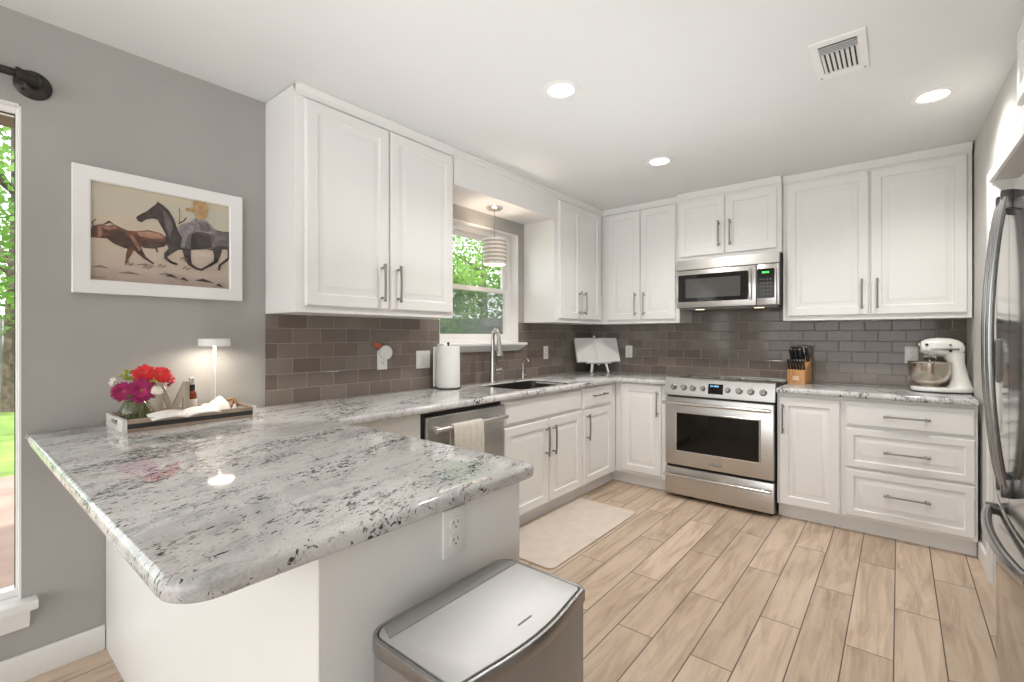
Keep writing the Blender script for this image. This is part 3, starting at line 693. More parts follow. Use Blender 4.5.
cp = b.build('control_panel', steel_x, t, smooth=20)
tilt = math.atan2(0.024, 0.118)
def onpanel(u):                                  # point on the sloped face, u up the slope
    return Vector((0, -0.652 + 0.024 * u / 0.118, 0.808 + u))
nrm = Vector((0, -0.118, 0.024)).normalized()
b0 = B(); b0.lathe([(0, 0), (0.0245, 0), (0.0245, 0.004), (0.0215, 0.006), (0.0195, 0.026), (0.017, 0.030), (0, 0.030)], n=28); b0.box(-0.0022, 0.004, 0.0302, 0.0022, 0.018, 0.0312); b0.box(-0.0045, -0.018, 0.026, 0.0045, 0.018, 0.034, 0.002)
knob_me = None
for k, x in enumerate((0.072, 0.150, 0.218, 0.292, 0.468, 0.545, 0.622, 0.702)):
    p = onpanel(0.055); s_ = 0.82 if k in (3, 4) else 1.0
    if knob_me is None: o = b0.build('knob', nickel, cp); knob_me = o.data
    else: o = bpy.data.objects.new('knob', knob_me); COL.objects.link(o); o.parent = cp
    o.location = (x, p.y, p.z); o.scale = (s_, s_, 1); o.rotation_euler = nrm.to_track_quat('Z', 'Y').to_euler()
RX = Matrix.Rotation(-tilt, 4, 'X')
def panelbox(b, x0, x1, u0, u1, d0, d1):
    M = Matrix.Translation(onpanel(0)) @ RX
    b.box(x0, -d1, u0, x1, -d0, u1, M=M)
b = B(); panelbox(b, 0.330, 0.435, 0.020, 0.095, 0.0, 0.003); ds = b.build('display', black_glass, cp, smooth=0)
blue = emit('blue_display_light', (0.25, 0.62, 1.0), 0.9)
for x in (0.346, 0.356, 0.371, 0.379, 0.388, 0.397):
    b = B(); panelbox(b, x, x + .005, 0.074, 0.084, 0.003, 0.0036); b.build('lit_digit', blue, ds, smooth=0)
# oven door
dz0, dz1 = 0.258, 0.785
b = B(); b.box(0.004, -0.650, dz0, W - .004, -0.602, dz1, 0.006, 2); od = b.build('oven_door', steel_x, t)
b = B(); wx0, wx1, wz0, wz1 = 0.094, 0.676, 0.372, 0.664
b.loft([rect(wx0 - .012, wx1 + .012, wz0 - .012, wz1 + .012, -0.6502, 0), rect(wx0 - .012, wx1 + .012, wz0 - .012, wz1 + .012, -0.653, .003), rect(wx0 - .012, wx1 + .012, wz0 - .012, wz1 + .012, -0.653, .009), rect(wx0 - .012, wx1 + .012, wz0 - .012, wz1 + .012, -0.6512, .013)])
b.build('window_surround', chrome, od, smooth=0)
B().box(wx0, -0.6518, wz0, wx1, -0.6505, wz1).build('window', black_glass, od, smooth=0)
b = B(); b.tube([(0.006, -0.705, 0.744), (W - .012, -0.705, 0.744)], 0.0155, 16, sq=(1, 0.85))
for x in (0.05, W - .05): b.box(x - .012, -0.705, 0.735, x + .012, -0.648, 0.753, 0.004)
b.build('handle', chrome, od)
bd = B().box(0.334, -0.6525, 0.292, 0.432, -0.650, 0.312, 0.001, 1).build('badge', grey_strip, od)
tc = bpy.data.curves.new('lettering', 'FONT'); tc.body = 'FRIGIDAIRE'; tc.size = 0.0128; tc.align_x = 'CENTER'; tc.align_y = 'CENTER'; tc.extrude = 0.0003
to = bpy.data.objects.new('tmp', tc); COL.objects.link(to)
me = bpy.data.meshes.new_from_object(to.evaluated_get(bpy.context.evaluated_depsgraph_get())); bpy.data.objects.remove(to); me.materials.clear(); me.materials.append(chrome)
lt = bpy.data.objects.new('lettering', me); COL.objects.link(lt); lt.parent = bd; lt.location = (0.383, -0.6528, 0.302); lt.rotation_euler = (R(90), 0, 0)
# warming drawer
b = B(); b.box(0.004, -0.648, 0.028, W - .004, -0.602, 0.240, 0.005, 2); dr = b.build('drawer', steel_x, t)
b = B(); b.tube([(0.006, -0.690, 0.186), (W - .012, -0.690, 0.186)], 0.013, 14, sq=(1, 0.8))
for x in (0.06, W - .06): b.box(x - .012, -0.690, 0.178, x + .012, -0.646, 0.194, 0.004)
b.build('handle', chrome, dr)
for x in (0.03, W - .03): B().cyl((x, -0.56, 0), (x, -0.56, 0.026), 0.016, n=12).build('foot', black_plastic, t)

# ================================================================== MICROWAVE
t = thing('microwave', 'stainless over-the-range microwave with black window and green clock', 'microwave', (1.058, 0, 1.478))
W = 0.750
b = B(); b.box(0, -0.395, 0.012, W, -0.010, 0.399); b.m(1).box(0.02, -0.37, 0.0, W - .02, -0.03, 0.012); b.build('body', [dark_gap, grey_strip], t, smooth=0)
b = B(); b.prism([(-0.395, 0.318), (-0.424, 0.318), (-0.426, 0.322), (-0.418, 0.398), (-0.395, 0.400)], 0, W, axis='X'); b.build('vent_strip', steel_x, t, smooth=20)
b = B(); b.box(0.0, -0.426, 0.012, 0.598, -0.396, 0.314, 0.004, 2); md = b.build('door', steel_x, t)
b = B(); b.prism(rrect(0.015, 0.058, 0.545, 0.278, 0.012), -0.4272, -0.4255, 0.0, axis='Y'); wn_ = b.build('window', black_glass, md, smooth=0)
mesh_grey = plain('microwave_mesh_window', (0.075, 0.072, 0.068), 0.12, var=0.05, scale=200)
b = B(); b.prism(rrect(0.075, 0.090, 0.490, 0.243, 0.006), -0.4279, -0.4272, 0.0, axis='Y'); b.build('mesh', mesh_grey, wn_, smooth=0)
b = B(); n = 10; b.tube([(0.566, -0.456 - 0.012 * math.sin(PI * k / n), 0.055 + 0.232 * k / n) for k in range(n + 1)], 0.0145, 12, sq=(1.0, .8))
for z in (0.062, 0.280): b.box(0.553, -0.455, z - .008, 0.573, -0.425, z + .008, 0.003)
b.build('handle', chrome, md)
b = B(); b.box(0.602, -0.426, 0.012, 0.734, -0.396, 0.314, 0.004, 2); b.box(0.736, -0.424, 0.012, 0.750, -0.396, 0.314, 0.003, 2); cp = b.build('control_panel', steel_x, t)
b = B(); b.prism(rrect(0.606, 0.062, 0.722, 0.280, 0.010), -0.4275, -0.4255, axis='Y'); kp = b.build('keypad', black_glass, cp, smooth=0)
green = emit('green_display_light', (0.08, 0.8, 0.12), 0.9)
for x in (0.640, 0.652, 0.664, 0.676): B().box(x, -0.4285, 0.246, x + .009, -0.4274, 0.260).build('lit_digit', green, kp, smooth=0)
b = B()
for i in range(4):
    for j in range(5): b.box(0.622 + 0.022 * i, -0.4281, 0.085 + 0.028 * j, 0.636 + 0.022 * i, -0.4274, 0.096 + 0.028 * j)
b.build('keys', plain('keypad_print', (0.09, 0.09, 0.09), 0.5), kp, smooth=0)
warm = emit('task_lamp_light', (1.0, 0.80, 0.55), 1.6)
for x in (0.16, 0.60):
    B().cyl((x, -0.33, -0.003), (x, -0.33, 0.002), 0.035, n=20).build('lamp_lens', warm, t)

# ================================================================== REFRIGERATOR
t = thing('refrigerator', 'glossy stainless french-door refrigerator at the edge of the room', 'refrigerator', (2.75, -2.2, 0))
def fx(y): return 0.018 - 0.022 * (1 - (y / 0.45) ** 2)       # door face bows out a little
B().box(0.10, -0.45, 0.03, 0.82, 0.45, 1.715, 0.004).build('body', grey_strip, t)
def bowed(y0, y1, z0, z1, name):
    n = 12; P = [(fx(y0 + (y1 - y0) * k / n), y0 + (y1 - y0) * k / n) for k in range(n + 1)] + [(0.09, y1), (0.09, y0)]
    return B().prism(P, z0, z1, 0.006, 2).build(name, steel_z, t, smooth=30)
da = bowed(0.003, 0.45, 0.690, 1.715, 'door'); dn = bowed(-0.45, -0.003, 0.690, 1.715, 'door'); fz = bowed(-0.45, 0.45, 0.07, 0.678, 'freezer_drawer')
steel_br = m_steel('handle_bracket_steel', (0.13, 0.13, 0.13), 0.3, 2, 0.05)
steel_h = m_steel('handle_steel', (0.46, 0.46, 0.46), 0.22, 2, 0.05)
for d_, y in ((da, 0.045), (dn, -0.045)):
    b = B(); n = 18
    b.tube([(fx(y) - 0.014 - 0.034 * math.sin(PI * k / n) ** 0.75, y, 0.80 + 0.88 * k / n) for k in range(n + 1)], 0.0130, 14, sq=(1.1, .8))
    b.m(1)
    for z in (0.80, 1.675): b.box(fx(y) - 0.024, y - .012, z - .030, fx(y) + .002, y + .012, z + .028, .004)
    b.build('handle', [steel_h, steel_br], d_)
b = B(); n = 18; b.tube([(fx(0.3) - 0.015 - 0.034 * math.sin(PI * k / n) ** 0.7, 0.34 - 0.68 * k / n, 0.632) for k in range(n + 1)], 0.0155, 14, sq=(.9, 1.1)); b.m(1)
for y in (0.34, -0.34): b.box(fx(y) - 0.030, y - .022, 0.615, fx(y) + .002, y + .022, 0.649, .005)
b.build('handle', [steel_h, steel_br], fz)
b = B(); b.box(fx(.28) - 0.010, 0.20, 0.93, fx(.28) + .01, 0.36, 1.10, .004); b.m(2).box(fx(.28) - 0.014, 0.20, 1.105, fx(.28) + .01, 0.36, 1.25, .004); b.m(1).box(fx(.28) - .0155, 0.215, 1.12, fx(.28) - .013, 0.345, 1.24)
b.build('dispenser', [plastic_white, dark_gap, grey_strip], da)
B().box(0.12, -0.43, 0.0, 0.80, 0.43, 0.032).build('base_grille', black_plastic, t, smooth=0)

# ================================================================== CEILING FIXTURES
lens_m = emit('downlight_lens', (1.0, 0.97, 0.91), 9)
def downlight(x, y, label):
    t = thing('downlight', label, 'ceiling light', (x, y, H), 0, 'recessed ceiling lights')
    B().lathe([(0.060, -0.0005), (0.060, -0.004), (0.066, -0.007), (0.088, -0.004), (0.090, -0.0005)], n=40).build('trim_ring', trim_white, t)
    B().lathe([(0.0, -0.0015), (0.060, -0.0015), (0.060, -0.0005), (0, -0.0005)], n=40).build('lens', lens_m, t)
    d = bpy.data.lights.new('downlight_lamp', 'SPOT'); d.energy = 37; d.spot_size = R(150); d.spot_blend = 0.9; d.shadow_soft_size = 0.06; d.color = (1, 0.975, 0.94)
    o = bpy.data.objects.new('lamp', d); COL.objects.link(o); o.parent = t; o.location = (0, 0, -0.03)
downlight(1.230, -2.405, 'recessed ceiling light nearest the picture wall cabinet, above the peninsula')
downlight(1.233, -1.214, 'recessed ceiling light nearest the corner between the two cabinet runs')
downlight(2.612, -1.205, 'recessed ceiling light beside the air vent, above the drawers')
t = thing('air_vent', 'white louvred air register in the ceiling', 'vent', (2.290, -1.890, H))
b = B(); hx, hy = 0.095, 0.170
b.box(-hx, -hy, -0.007, hx, -hy + .040, -0.0003, .002); b.box(-hx, hy - .052, -0.007, hx, hy, -0.0003, .002); b.box(-hx, -hy + .04, -0.007, -hx + .030, hy - .052, -0.0003, .002); b.box(hx - .030, -hy + .04, -0.007, hx, hy - .052, -0.0003, .002)
b.build('frame', trim_white, t, smooth=0)
B().box(-hx + .03, -hy + .04, -0.0012, hx - .03, hy - .052, -0.0003).build('duct', dark_gap, t, smooth=0)
for k in range(4):
    y = 0.060 + 0.016 * k - 0.085 + 0.02
    B().box(-0.066, -0.0009, -0.011, 0.066, 0.0009, 0.0, M=Matrix.Translation((0, 0, -.0015)) @ Matrix.Rotation(R(-38), 4, 'X')).build('slat', trim_white, t, smooth=0, loc=(0, -0.112 + 0.016 * k, 0))
for k in range(8):
    B().box(-0.004, -0.086, -0.010, 0.004, 0.086, -0.0015, M=Matrix.Rotation(R(-32), 4, 'Y')).build('slat', trim_white, t, smooth=0, loc=(-0.060 + 0.017 * k, 0.032, 0.0))
for (x, y) in ((-0.08, 0.150), (0.08, 0.150)): B().cyl((x, y, -0.0085), (x, y, -0.006), 0.005, n=12).build('screw', nickel, t)

# pendant over the sink
t = thing('pendant_lamp', 'small pendant lamp with horizontal ring slats over the sink', 'pendant lamp', (0.165, -1.685, 2.212))
B().lathe([(0, -0.0005), (0.062, -0.0005), (0.062, -0.006), (0.045, -0.020), (0.012, -0.026), (0, -0.026)], n=36).build('canopy', chrome, t)
B().tube([(0, 0, -0.02), (0, 0, -0.24)], 0.0022, 8).build('cord', nickel, t)
b = B(); b.lathe([(0, -0.215), (0.010, -0.215), (0.020, -0.235), (0.020, -0.275), (0, -0.275)], n=20); b.build('socket', nickel, t)
pend_glow = emit('pendant_shade_glow', (0.50, 0.40, 0.31), 0.12)
sh = B().lathe([(0.080, -0.240), (0.0806, -0.240), (0.0806, -0.425), (0.080, -0.425), (0.080, -0.240)], n=40).build('shade', pend_glow, t); 
for k in range(7):
    z = -0.243 - 0.029 * k
    B().lathe([(0.083, z - .0065), (0.083, z + .0065), (0.0865, z + .0065), (0.0865, z - .0065), (0.083, z - .0065)], n=40).build('ring', plastic_white, sh)
b = B()
for k in range(4): b.tube([(0.083 * math.cos(PI / 4 + k * PI / 2), 0.083 * math.sin(PI / 4 + k * PI / 2), -0.237), (0.083 * math.cos(PI / 4 + k * PI / 2), 0.083 * math.sin(PI / 4 + k * PI / 2), -0.427)], 0.0022, 6)
for k in range(2): b.tube([(0.083 * math.cos(k * PI / 2 + .785), 0.083 * math.sin(k * PI / 2 + .785), -.24), (-0.083 * math.cos(k * PI / 2 + .785), -0.083 * math.sin(k * PI / 2 + .785), -.24)], 0.002, 6)
b.build('cage', nickel, t)
d = bpy.data.lights.new('pendant_bulb', 'POINT'); d.energy = 4.0; d.shadow_soft_size = 0.03; d.color = (1, .90, .77)
o = bpy.data.objects.new('bulb_light', d); COL.objects.link(o); o.parent = t; o.location = (0, 0, -0.33)

# curtain rod
t = thing('curtain_rod', 'dark pipe curtain rod with round wall flange above the tall window', 'curtain rod', (0, -4.072, 2.187))
b = B(); b.lathe([(0, 0.0), (0.052, 0.0), (0.052, 0.006), (0.046, 0.012), (0.030, 0.016), (0.022, 0.022), (0.021, 0.040), (0, 0.040)], axis='X'); fl = b.build('flange', bronze, t)
for k in range(4):
    a = R(45 + 90 * k); B().lathe([(0, .011), (.006, .011), (.005, .0155), (0, .0155)], c=(0, 0.038 * math.cos(a), 0.038 * math.sin(a)), axis='X', n=10).build('screw', black_plastic, fl)
b = B(); b.tube([(0.030, 0, 0), (0.055, 0, 0), (0.068, -0.006, 0), (0.074, -0.020, 0), (0.074, -0.045, 0)], 0.0195, 16); b.lathe([(0.0225, -0.05), (0.0225, -0.038)], c=(0.074, 0, 0), axis='Y', n=20); b.build('elbow', bronze, t)
b = B(); b.tube([(0.074, -0.040, 0), (0.074, -1.62, 0)], 0.0140, 16); b.build('pipe', bronze, t)

# ================================================================== WALL PLATES
def plate(label, loc, rz, gangs=1, kind='outlet', group='wall plates', w=0.072, h=0.118, name='outlet_plate'):
    t = thing(name, label, 'outlet' if kind == 'outlet' else 'switch', loc, rz, group)
    W = w + 0.046 * (gangs - 1)
    B().box(-W / 2, -0.006, -h / 2, W / 2, 0, h / 2, 0.003, 2).build('cover', plastic_white, t)
    for g in range(gangs):
        cx = (g - (gangs - 1) / 2) * 0.046
        if kind == 'rocker':
            B().box(cx - .0165, -0.010, -.033, cx + .0165, -0.005, .033, 0.002).build('rocker', plastic_white, t)
        else:
            for sz in (-1, 1):
                rc = B().prism(rrect(cx - .0165, sz * .0195 - .0145, cx + .0165, sz * .0195 + .0145, 0.010), -0.0085, -0.005, axis='Y').build('receptacle', plastic_white, t)
                b = B()
                for q in (-0.0063, 0.0063): b.box(cx + q - .0011, -0.0089, sz * .0195 - .001, cx + q + .0011, -0.0084, sz * .0195 + .0075)
                b.cyl((cx, -0.0089, sz * .0195 - .0075), (cx, -0.0084, sz * .0195 - .0075), 0.0024, n=10)
                b.build('slots', dark_gap, rc, smooth=0)
            B().cyl((cx, -0.0075, 0), (cx, -0.0055, 0), 0.003, n=10).build('screw', plastic_white, t)
    return t
plate('white outlet plate in the tile beneath the round plug-in', (0.008, -2.556, 1.112), L90, 1)
plate('white double switch plate in the tile left of the paper towels', (0.008, -2.232, 1.103), L90, 2, 'rocker', name='switch_plate')
plate('white outlet plate in the tile between the small tap and the corner', (0.008, -0.812, 1.110), L90)
plate('white outlet plate in the tile just right of the cookbook easel', (0.437, -0.008, 1.108), 0)
plate('white outlet plate in the tile partly hidden by the mixer', (2.550, -0.008, 1.128), 0, 1)
plate('white duplex outlet on the end of the peninsula above the step can', (1.678, -3.534, 0.806), L90, 1, 'outlet', 'wall plates', 0.072, 0.110)
# plug-in night light / freshener
t = thing('plug_in', 'round white plug-in with a small orange tab, in the outlet left of the switches', 'plug', (0.0245, -2.545, 1.158), L90)
B().cyl((0, 0.010, 0), (0, -0.020, 0), 0.043, n=40, bev=0.004).build('disc', plastic_white, t)
b = B(); b.lathe([(0.030, -.019), (0.030, -.0215), (0.033, -.0215), (0.033, -.019)], axis='Y', n=32); b.build('rim', plastic_white, t)
b = B(); b.box(-0.088, -0.006, 0.014, -0.038, 0.008, 0.040, .004, M=Matrix.Rotation(R(18), 4, 'Y')); b.build('tab', orange_cap, t)

# ================================================================== THINGS ON THE SINK RUN
t = thing('paper_towel_holder', 'dark paper towel stand with a thin rod, holding the roll by the window', 'holder', (0.125, -2.110, ZC1))
B().lathe([(0, 0), (0.084, 0), (0.084, 0.006), (0.078, 0.010), (0, 0.010)]).build('base', bronze, t)
b = B(); b.tube([(0, 0, .008), (0, 0, .300)], 0.006, 10); b.sphere((0, 0, .306), 0.009); b.build('rod', bronze, t)
b = B(); b.lathe([(0.020, 0), (0.0765, 0), (0.078, .004), (0.078, .272), (0.0765, .276), (0.020, .276), (0.020, 0)], n=48)
b.loft([[(x + dx_, y, z) for (x, y) in ((-0.060, -0.050), (-0.064, -0.074), (-0.058, -0.083), (-0.050, -0.081))] for (z, dx_) in ((0.004, 0), (0.272, 0))], caps=False, closed=False)
tag(b.build('paper_towel_roll', paper, loc=(0.125, -2.110, ZC1 + .0105)), 'white roll of paper towels standing on the worktop by the sink window', 'paper towels')

# cookbook easel in the corner, turned towards the room
t = thing('cookbook_easel', 'white wooden easel in the corner holding an open cookbook', 'easel', (0.205, -0.215, ZC1), R(50))
TL = R(-25); M = Matrix.Translation((0, -0.03, 0.095)) @ Matrix.Rotation(TL, 4, 'X')
b = B(); b.box(-0.125, -0.030, -0.010, 0.125, 0.006, 0.004, .003, M=M); b.box(-0.125, -0.034, -0.010, 0.125, -0.028, 0.012, .002, M=M); b.build('ledge', trim_white, t)
b = B(); b.box(-0.012, 0.006, -0.02, 0.012, 0.018, 0.265, .003, M=M); b.sphere(M @ Vector((0, 0.012, 0.282)), 0.014); b.build('mast', trim_white, t)
for s_ in (-1, 1):
    b = B(); b.tube([(s_ * 0.070, -0.040, 0.092), (s_ * 0.082, -0.056, 0.03), (s_ * 0.086, -0.062, 0.004)], [0.012, 0.010, 0.012], 10); b.sphere((s_ * .086, -.062, 0.008), 0.0115, (1, 1.1, .68)); b.build('leg', trim_white, t)
b = B(); b.tube([tuple(M @ Vector((0, .014, .20))), (0, 0.135, 0.005)], 0.008, 8); b.build('back_leg', trim_white, t)
b = B(); n = 12                                      # open book: two page blocks curving from the spine
def pagez(u): return 0.020 * (1 - (1 - min(1, u / 0.35)) ** 2) - 0.006 * u
sec = []
for k in range(-n, n + 1):
    u = abs(k) / n; x = k / n * 0.218; y = -0.006 - pagez(u)
    sec.append([(x, y, 0.005), (x, y, 0.255), (x, 0.0, 0.255), (x, 0.0, 0.005)])
b.loft(sec)
b.m(1).box(-0.221, 0.0005, 0.0035, 0.221, 0.004, 0.262, .001)
bk = b.build('open_cookbook', [page, plain('book_cover', (.55, .5, .45), .6)], smooth=30)
bk.matrix_world = Matrix.Translation((0.205, -0.215, ZC1)) @ Matrix.Rotation(R(50), 4, 'Z') @ M
tag(bk, 'open cookbook with blank pale pages leaning on the corner easel', 'book')

# ================================================================== THINGS RIGHT OF THE RANGE
KB = (1.896, -0.140, ZC1)
t = thing('knife_block', 'honey wooden knife block full of knives beside the range', 'knife block', KB, R(-10))
b = B(); b.prism([(-0.075, 0.0), (0.075, 0.0), (0.075, 0.050), (0.066, 0.185), (-0.030, 0.125), (-0.075, 0.085)], -0.062, 0.062, 0.003, 2, axis='X')
kb = b.build('block', block_wood, t)
B().box(-0.022, -0.0765, 0.022, 0.022, -0.0748, 0.055, .0005, 1).build('label_plate', plain('pale_wood_print', (.72, .52, .34), .6), t)
# slots face up and forward
fdir = Vector((0, -0.42, 0.91)).normalized()
kn = B()
def knife_parts(ln, wd, steel):
    r = thing('knife', '', 'knife', (0, 0, 0)); 
    b = B(); b.box(-wd, -wd * .75, 0.0, wd, wd * .75, ln, .003, 2); 
    if not steel: b.m(1).cyl((0, -wd * .9, ln * .3), (0, wd * .9, ln * .3), .0022, n=8); b.cyl((0, -wd * .9, ln * .7), (0, wd * .9, ln * .7), .0022, n=8)
    b.m(1).box(-wd * 1.02, -wd * .8, ln - .006, wd * 1.02, wd * .8, ln + .004, .002)
    b.build('handle', [chrome if steel else black_plastic, chrome], r)
    b = B(); b.box(-wd * .9, -.0011, -0.060, wd * .9, .0011, 0.001); b.build('blade', chrome, r, smooth=0)
    return r
q = fdir.to_track_quat('Z', 'Y')
big = knife_parts(0.122, 0.0110, False); small = knife_parts(0.080, 0.0078, False); stl = knife_parts(0.128, 0.0070, True)
Mk = Matrix.Translation(KB) @ Matrix.Rotation(R(-10), 4, 'Z')
used = set()
def setknife(src, x, y, z, label):
    if src.name in used: o = dup(src, (0, 0, 0), None)
    else: o = src; used.add(src.name)
    o.matrix_world = Mk @ Matrix.Translation((x, y, z)) @ q.to_matrix().to_4x4(); tag(o, label, 'knife', 'knives in the block'); return o
rowname = ('back', 'middle')
for j, (y, z) in enumerate(((0.040, 0.167), (0.002, 0.146))):
    for i, x in enumerate((-0.045, -0.015, 0.014)):
        setknife(big, x, y, z, 'black-handled knife with steel cap, %s of the %s row in the block' % (('leftmost', 'centre one', 'rightmost')[i], ('upper', 'lower')[j]))
setknife(stl, 0.036, 0.020, 0.157, 'slim all-steel sharpening rod among the knives in the wooden block')
sc_ = setknife(big, 0.051, 0.030, 0.163, 'black-handled kitchen shears standing at the right edge of the knife block')
order = ('leftmost', 'second', 'third', 'fourth', 'fifth', 'sixth')
for i in range(6):
    setknife(small, -0.050 + 0.020 * i, -0.052, 0.103, 'small black-handled steak knife, %s in the block\'s front row' % (order[i] if i < 5 else 'rightmost'))

# stand mixer: head points along local -x
t = thing('stand_mixer', 'white tilt-head stand mixer with a steel bowl on the worktop', 'mixer', (2.690, -0.275, ZC1), R(4))
def ell(cx, cy, cz, ry, rz, n=24, p=2.5, x=None):
    P = []
    for k in range(n):
        a = 2 * PI * k / n; ca, sa = math.cos(a), math.sin(a)
        P.append((cx, cy + ry * math.copysign(abs(ca) ** (2 / p), ca), cz + rz * math.copysign(abs(sa) ** (2 / p), sa)))
    return P
b = B(); n = 28
out = []
for k in range(n * 2):
    a = 2 * PI * k / (2 * n); ca, sa = math.cos(a), math.sin(a)
    x = 0.150 * math.copysign(abs(ca) ** 0.8, ca); wdt = 0.098 if x < 0 else 0.098 - 0.020 * (x / .15)
    out.append((x, wdt * math.copysign(abs(sa) ** 0.75, sa)))
b.prism(out, 0.006, 0.034, 0.009, 3); b.m(1).prism([(p[0] * .985, p[1] * .97) for p in out], 0.0, 0.007)
b.build('base', [enamel, dark_gap], t)
b = B(); b.loft([[(cx + rx * math.cos(2 * PI * k / 20), ry * math.sin(2 * PI * k / 20), z) for k in range(20)] for (z, cx, rx, ry) in ((0.030, 0.085, 0.066, 0.075), (0.050, 0.088, 0.054, 0.060), (0.09, 0.086, 0.044, 0.050), (0.14, 0.078, 0.040, 0.046), (0.19, 0.068, 0.042, 0.046), (0.225, 0.058, 0.052, 0.050), (0.25, 0.050, 0.06, 0.05))]); b.build('column', enamel, t)
b = B(); hz = 0.282
S = [(-0.118, 0.030, 0.022, 0.004), (-0.114, 0.044, 0.036, 0.004), (-0.098, 0.052, 0.048, 0.004), (-0.06, 0.058, 0.060, 0.004), (0.0, 0.061, 0.066, 0.002), (0.055, 0.060, 0.064, 0.0), (0.095, 0.054, 0.055, -0.003), (0.118, 0.042, 0.040, -0.005), (0.130, 0.024, 0.020, -0.006)]
S = [(x * .85 - .003, a * .93, c * .92, d) for (x, a, c, d) in S]
b.loft([ell(x, 0, hz + dz, ry, rz) for (x, ry, rz, dz) in S]); hd = b.build('head', enamel, t)
b = B()
b.loft([[(x, s * ( (ry + 0.0016)), z) for (s, z) in ((-1, hz - .016), (-1, hz - .003), (-.2, hz - .003), (-.2, hz - .016))] for (x, ry, rz, dz) in S[2:7]])
b.loft([[(x, s * ( (ry + 0.0016)), z) for (s, z) in ((1, hz - .016), (1, hz - .003), (.2, hz - .003), (.2, hz - .016))] for (x, ry, rz, dz) in S[2:7]])
b.build('trim_band', nickel, hd, smooth=0)
b = B(); b.cyl((-0.098, 0, hz + .012), (-0.112, 0, hz + .012), 0.022, n=24, bev=.003); hb = b.build('attachment_hub', chrome, hd)
for (x, z, r) in ((-0.075, hz + .018, .008), (0.035, hz + .018, .0055), (0.036, hz - .018, .008)):
    ry = 0.0500 if x < 0 else 0.0565
    B().lathe([(0, -ry - .008), (r, -ry - .008), (r, -ry + .004), (0, -ry + .004)], c=(x, 0, z), axis='Y', n=16).build('knob', black_plastic, hd)
b = B(); b.cyl((-0.055, 0, hz - .050), (-0.055, 0, hz - .078), 0.042, 0.036, n=28); b.cyl((-0.055, 0, hz - .07), (-0.055, 0, 0.10), 0.007, n=12); b.build('beater_shaft', chrome, hd)
b = B(); bz = 0.034; b.lathe([(0, bz), (0.045, bz), (0.048, bz + .012), (0.062, bz + .018), (0.090, bz + .045), (0.104, bz + .085), (0.108, bz + .150), (0.1125, bz + .154), (0.1115, bz + .157), (0.105, bz + .152), (0.101, bz + .085), (0.086, bz + .047), (0.05, bz + .022), (0, bz + .020)], c=(-0.055, 0, 0), n=48)
b.build('bowl', bowl_steel, t)

# ================================================================== FLOOR THINGS
b = B(); b.prism(rrect(0.565, -2.215, 1.043, -1.152, 0.04), 0.0, 0.012, 0.004, 2)
tag(b.build('kitchen_mat', mat_beige), 'plain beige anti-fatigue mat on the floor before the sink cabinet', 'mat')

t = thing('step_can', 'rectangular brushed steel trash can standing at the end of the peninsula', 'trash can', (1.722, -3.625, 0))
def can(i):                                          # outline with a bowed front, inset by i
    x0, x1, y0, y1 = i, 0.240 - i, -0.177 + i, 0.222 - i; r = max(0.01, 0.042 - i)
    P = arc(x0 + r, y0 + r, r, 180, 270); n = 10
    P += arc(x1 - r * .5, y0 + r * .5, r * .5, 270, 330, 4)
    P += [(x1 + 0.018 * math.sin(PI * k / n), y0 + r + (y1 - y0 - 2 * r) * k / n) for k in range(1, n)]
    P += arc(x1 - r * .5, y1 - r * .5, r * .5, 30, 90, 4) + arc(x0 + r, y1 - r, r, 90, 180); return P
B().prism(can(0.006), 0.0, 0.030).build('base', black_plastic, t, smooth=30)
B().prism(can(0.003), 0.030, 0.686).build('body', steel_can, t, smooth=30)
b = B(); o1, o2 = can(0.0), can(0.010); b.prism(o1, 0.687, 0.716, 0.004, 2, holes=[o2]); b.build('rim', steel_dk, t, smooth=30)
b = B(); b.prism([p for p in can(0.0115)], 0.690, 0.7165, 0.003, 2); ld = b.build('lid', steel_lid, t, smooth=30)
b = B(); b.prism([(0.014, -0.143), (0.052, -0.156), (0.052, 0.208), (0.014, 0.195)], 0.7165, 0.7175); b.build('hinge_cover', grey_strip, ld)
B().box(0.205, 0.02, 0.7165, 0.209, 0.06, 0.7172).build('badge', grey_strip, ld, smooth=0)

# ================================================================== PICTURE
t = thing('picture', 'white-framed picture of a running horse and cow on the grey wall', 'picture', (0, -3.6650, 1.679))
b = B(); fy, fz_ = 0.3030, 0.2500
b.loft([[(x, -fy + i, -fz_ + i) for (x, i) in ((0, .0),)] * 0 + [(x, -fy + i, -fz_ + i), (x, fy - i, -fz_ + i), (x, fy - i, fz_ - i), (x, -fy + i, fz_ - i)] for (x, i) in ((0.001, 0), (0.024, 0), (0.026, 0.002), (0.026, 0.050), (0.020, 0.0545), (0.008, 0.0545))], caps=False)
b.build('frame', trim_white, t, smooth=20)
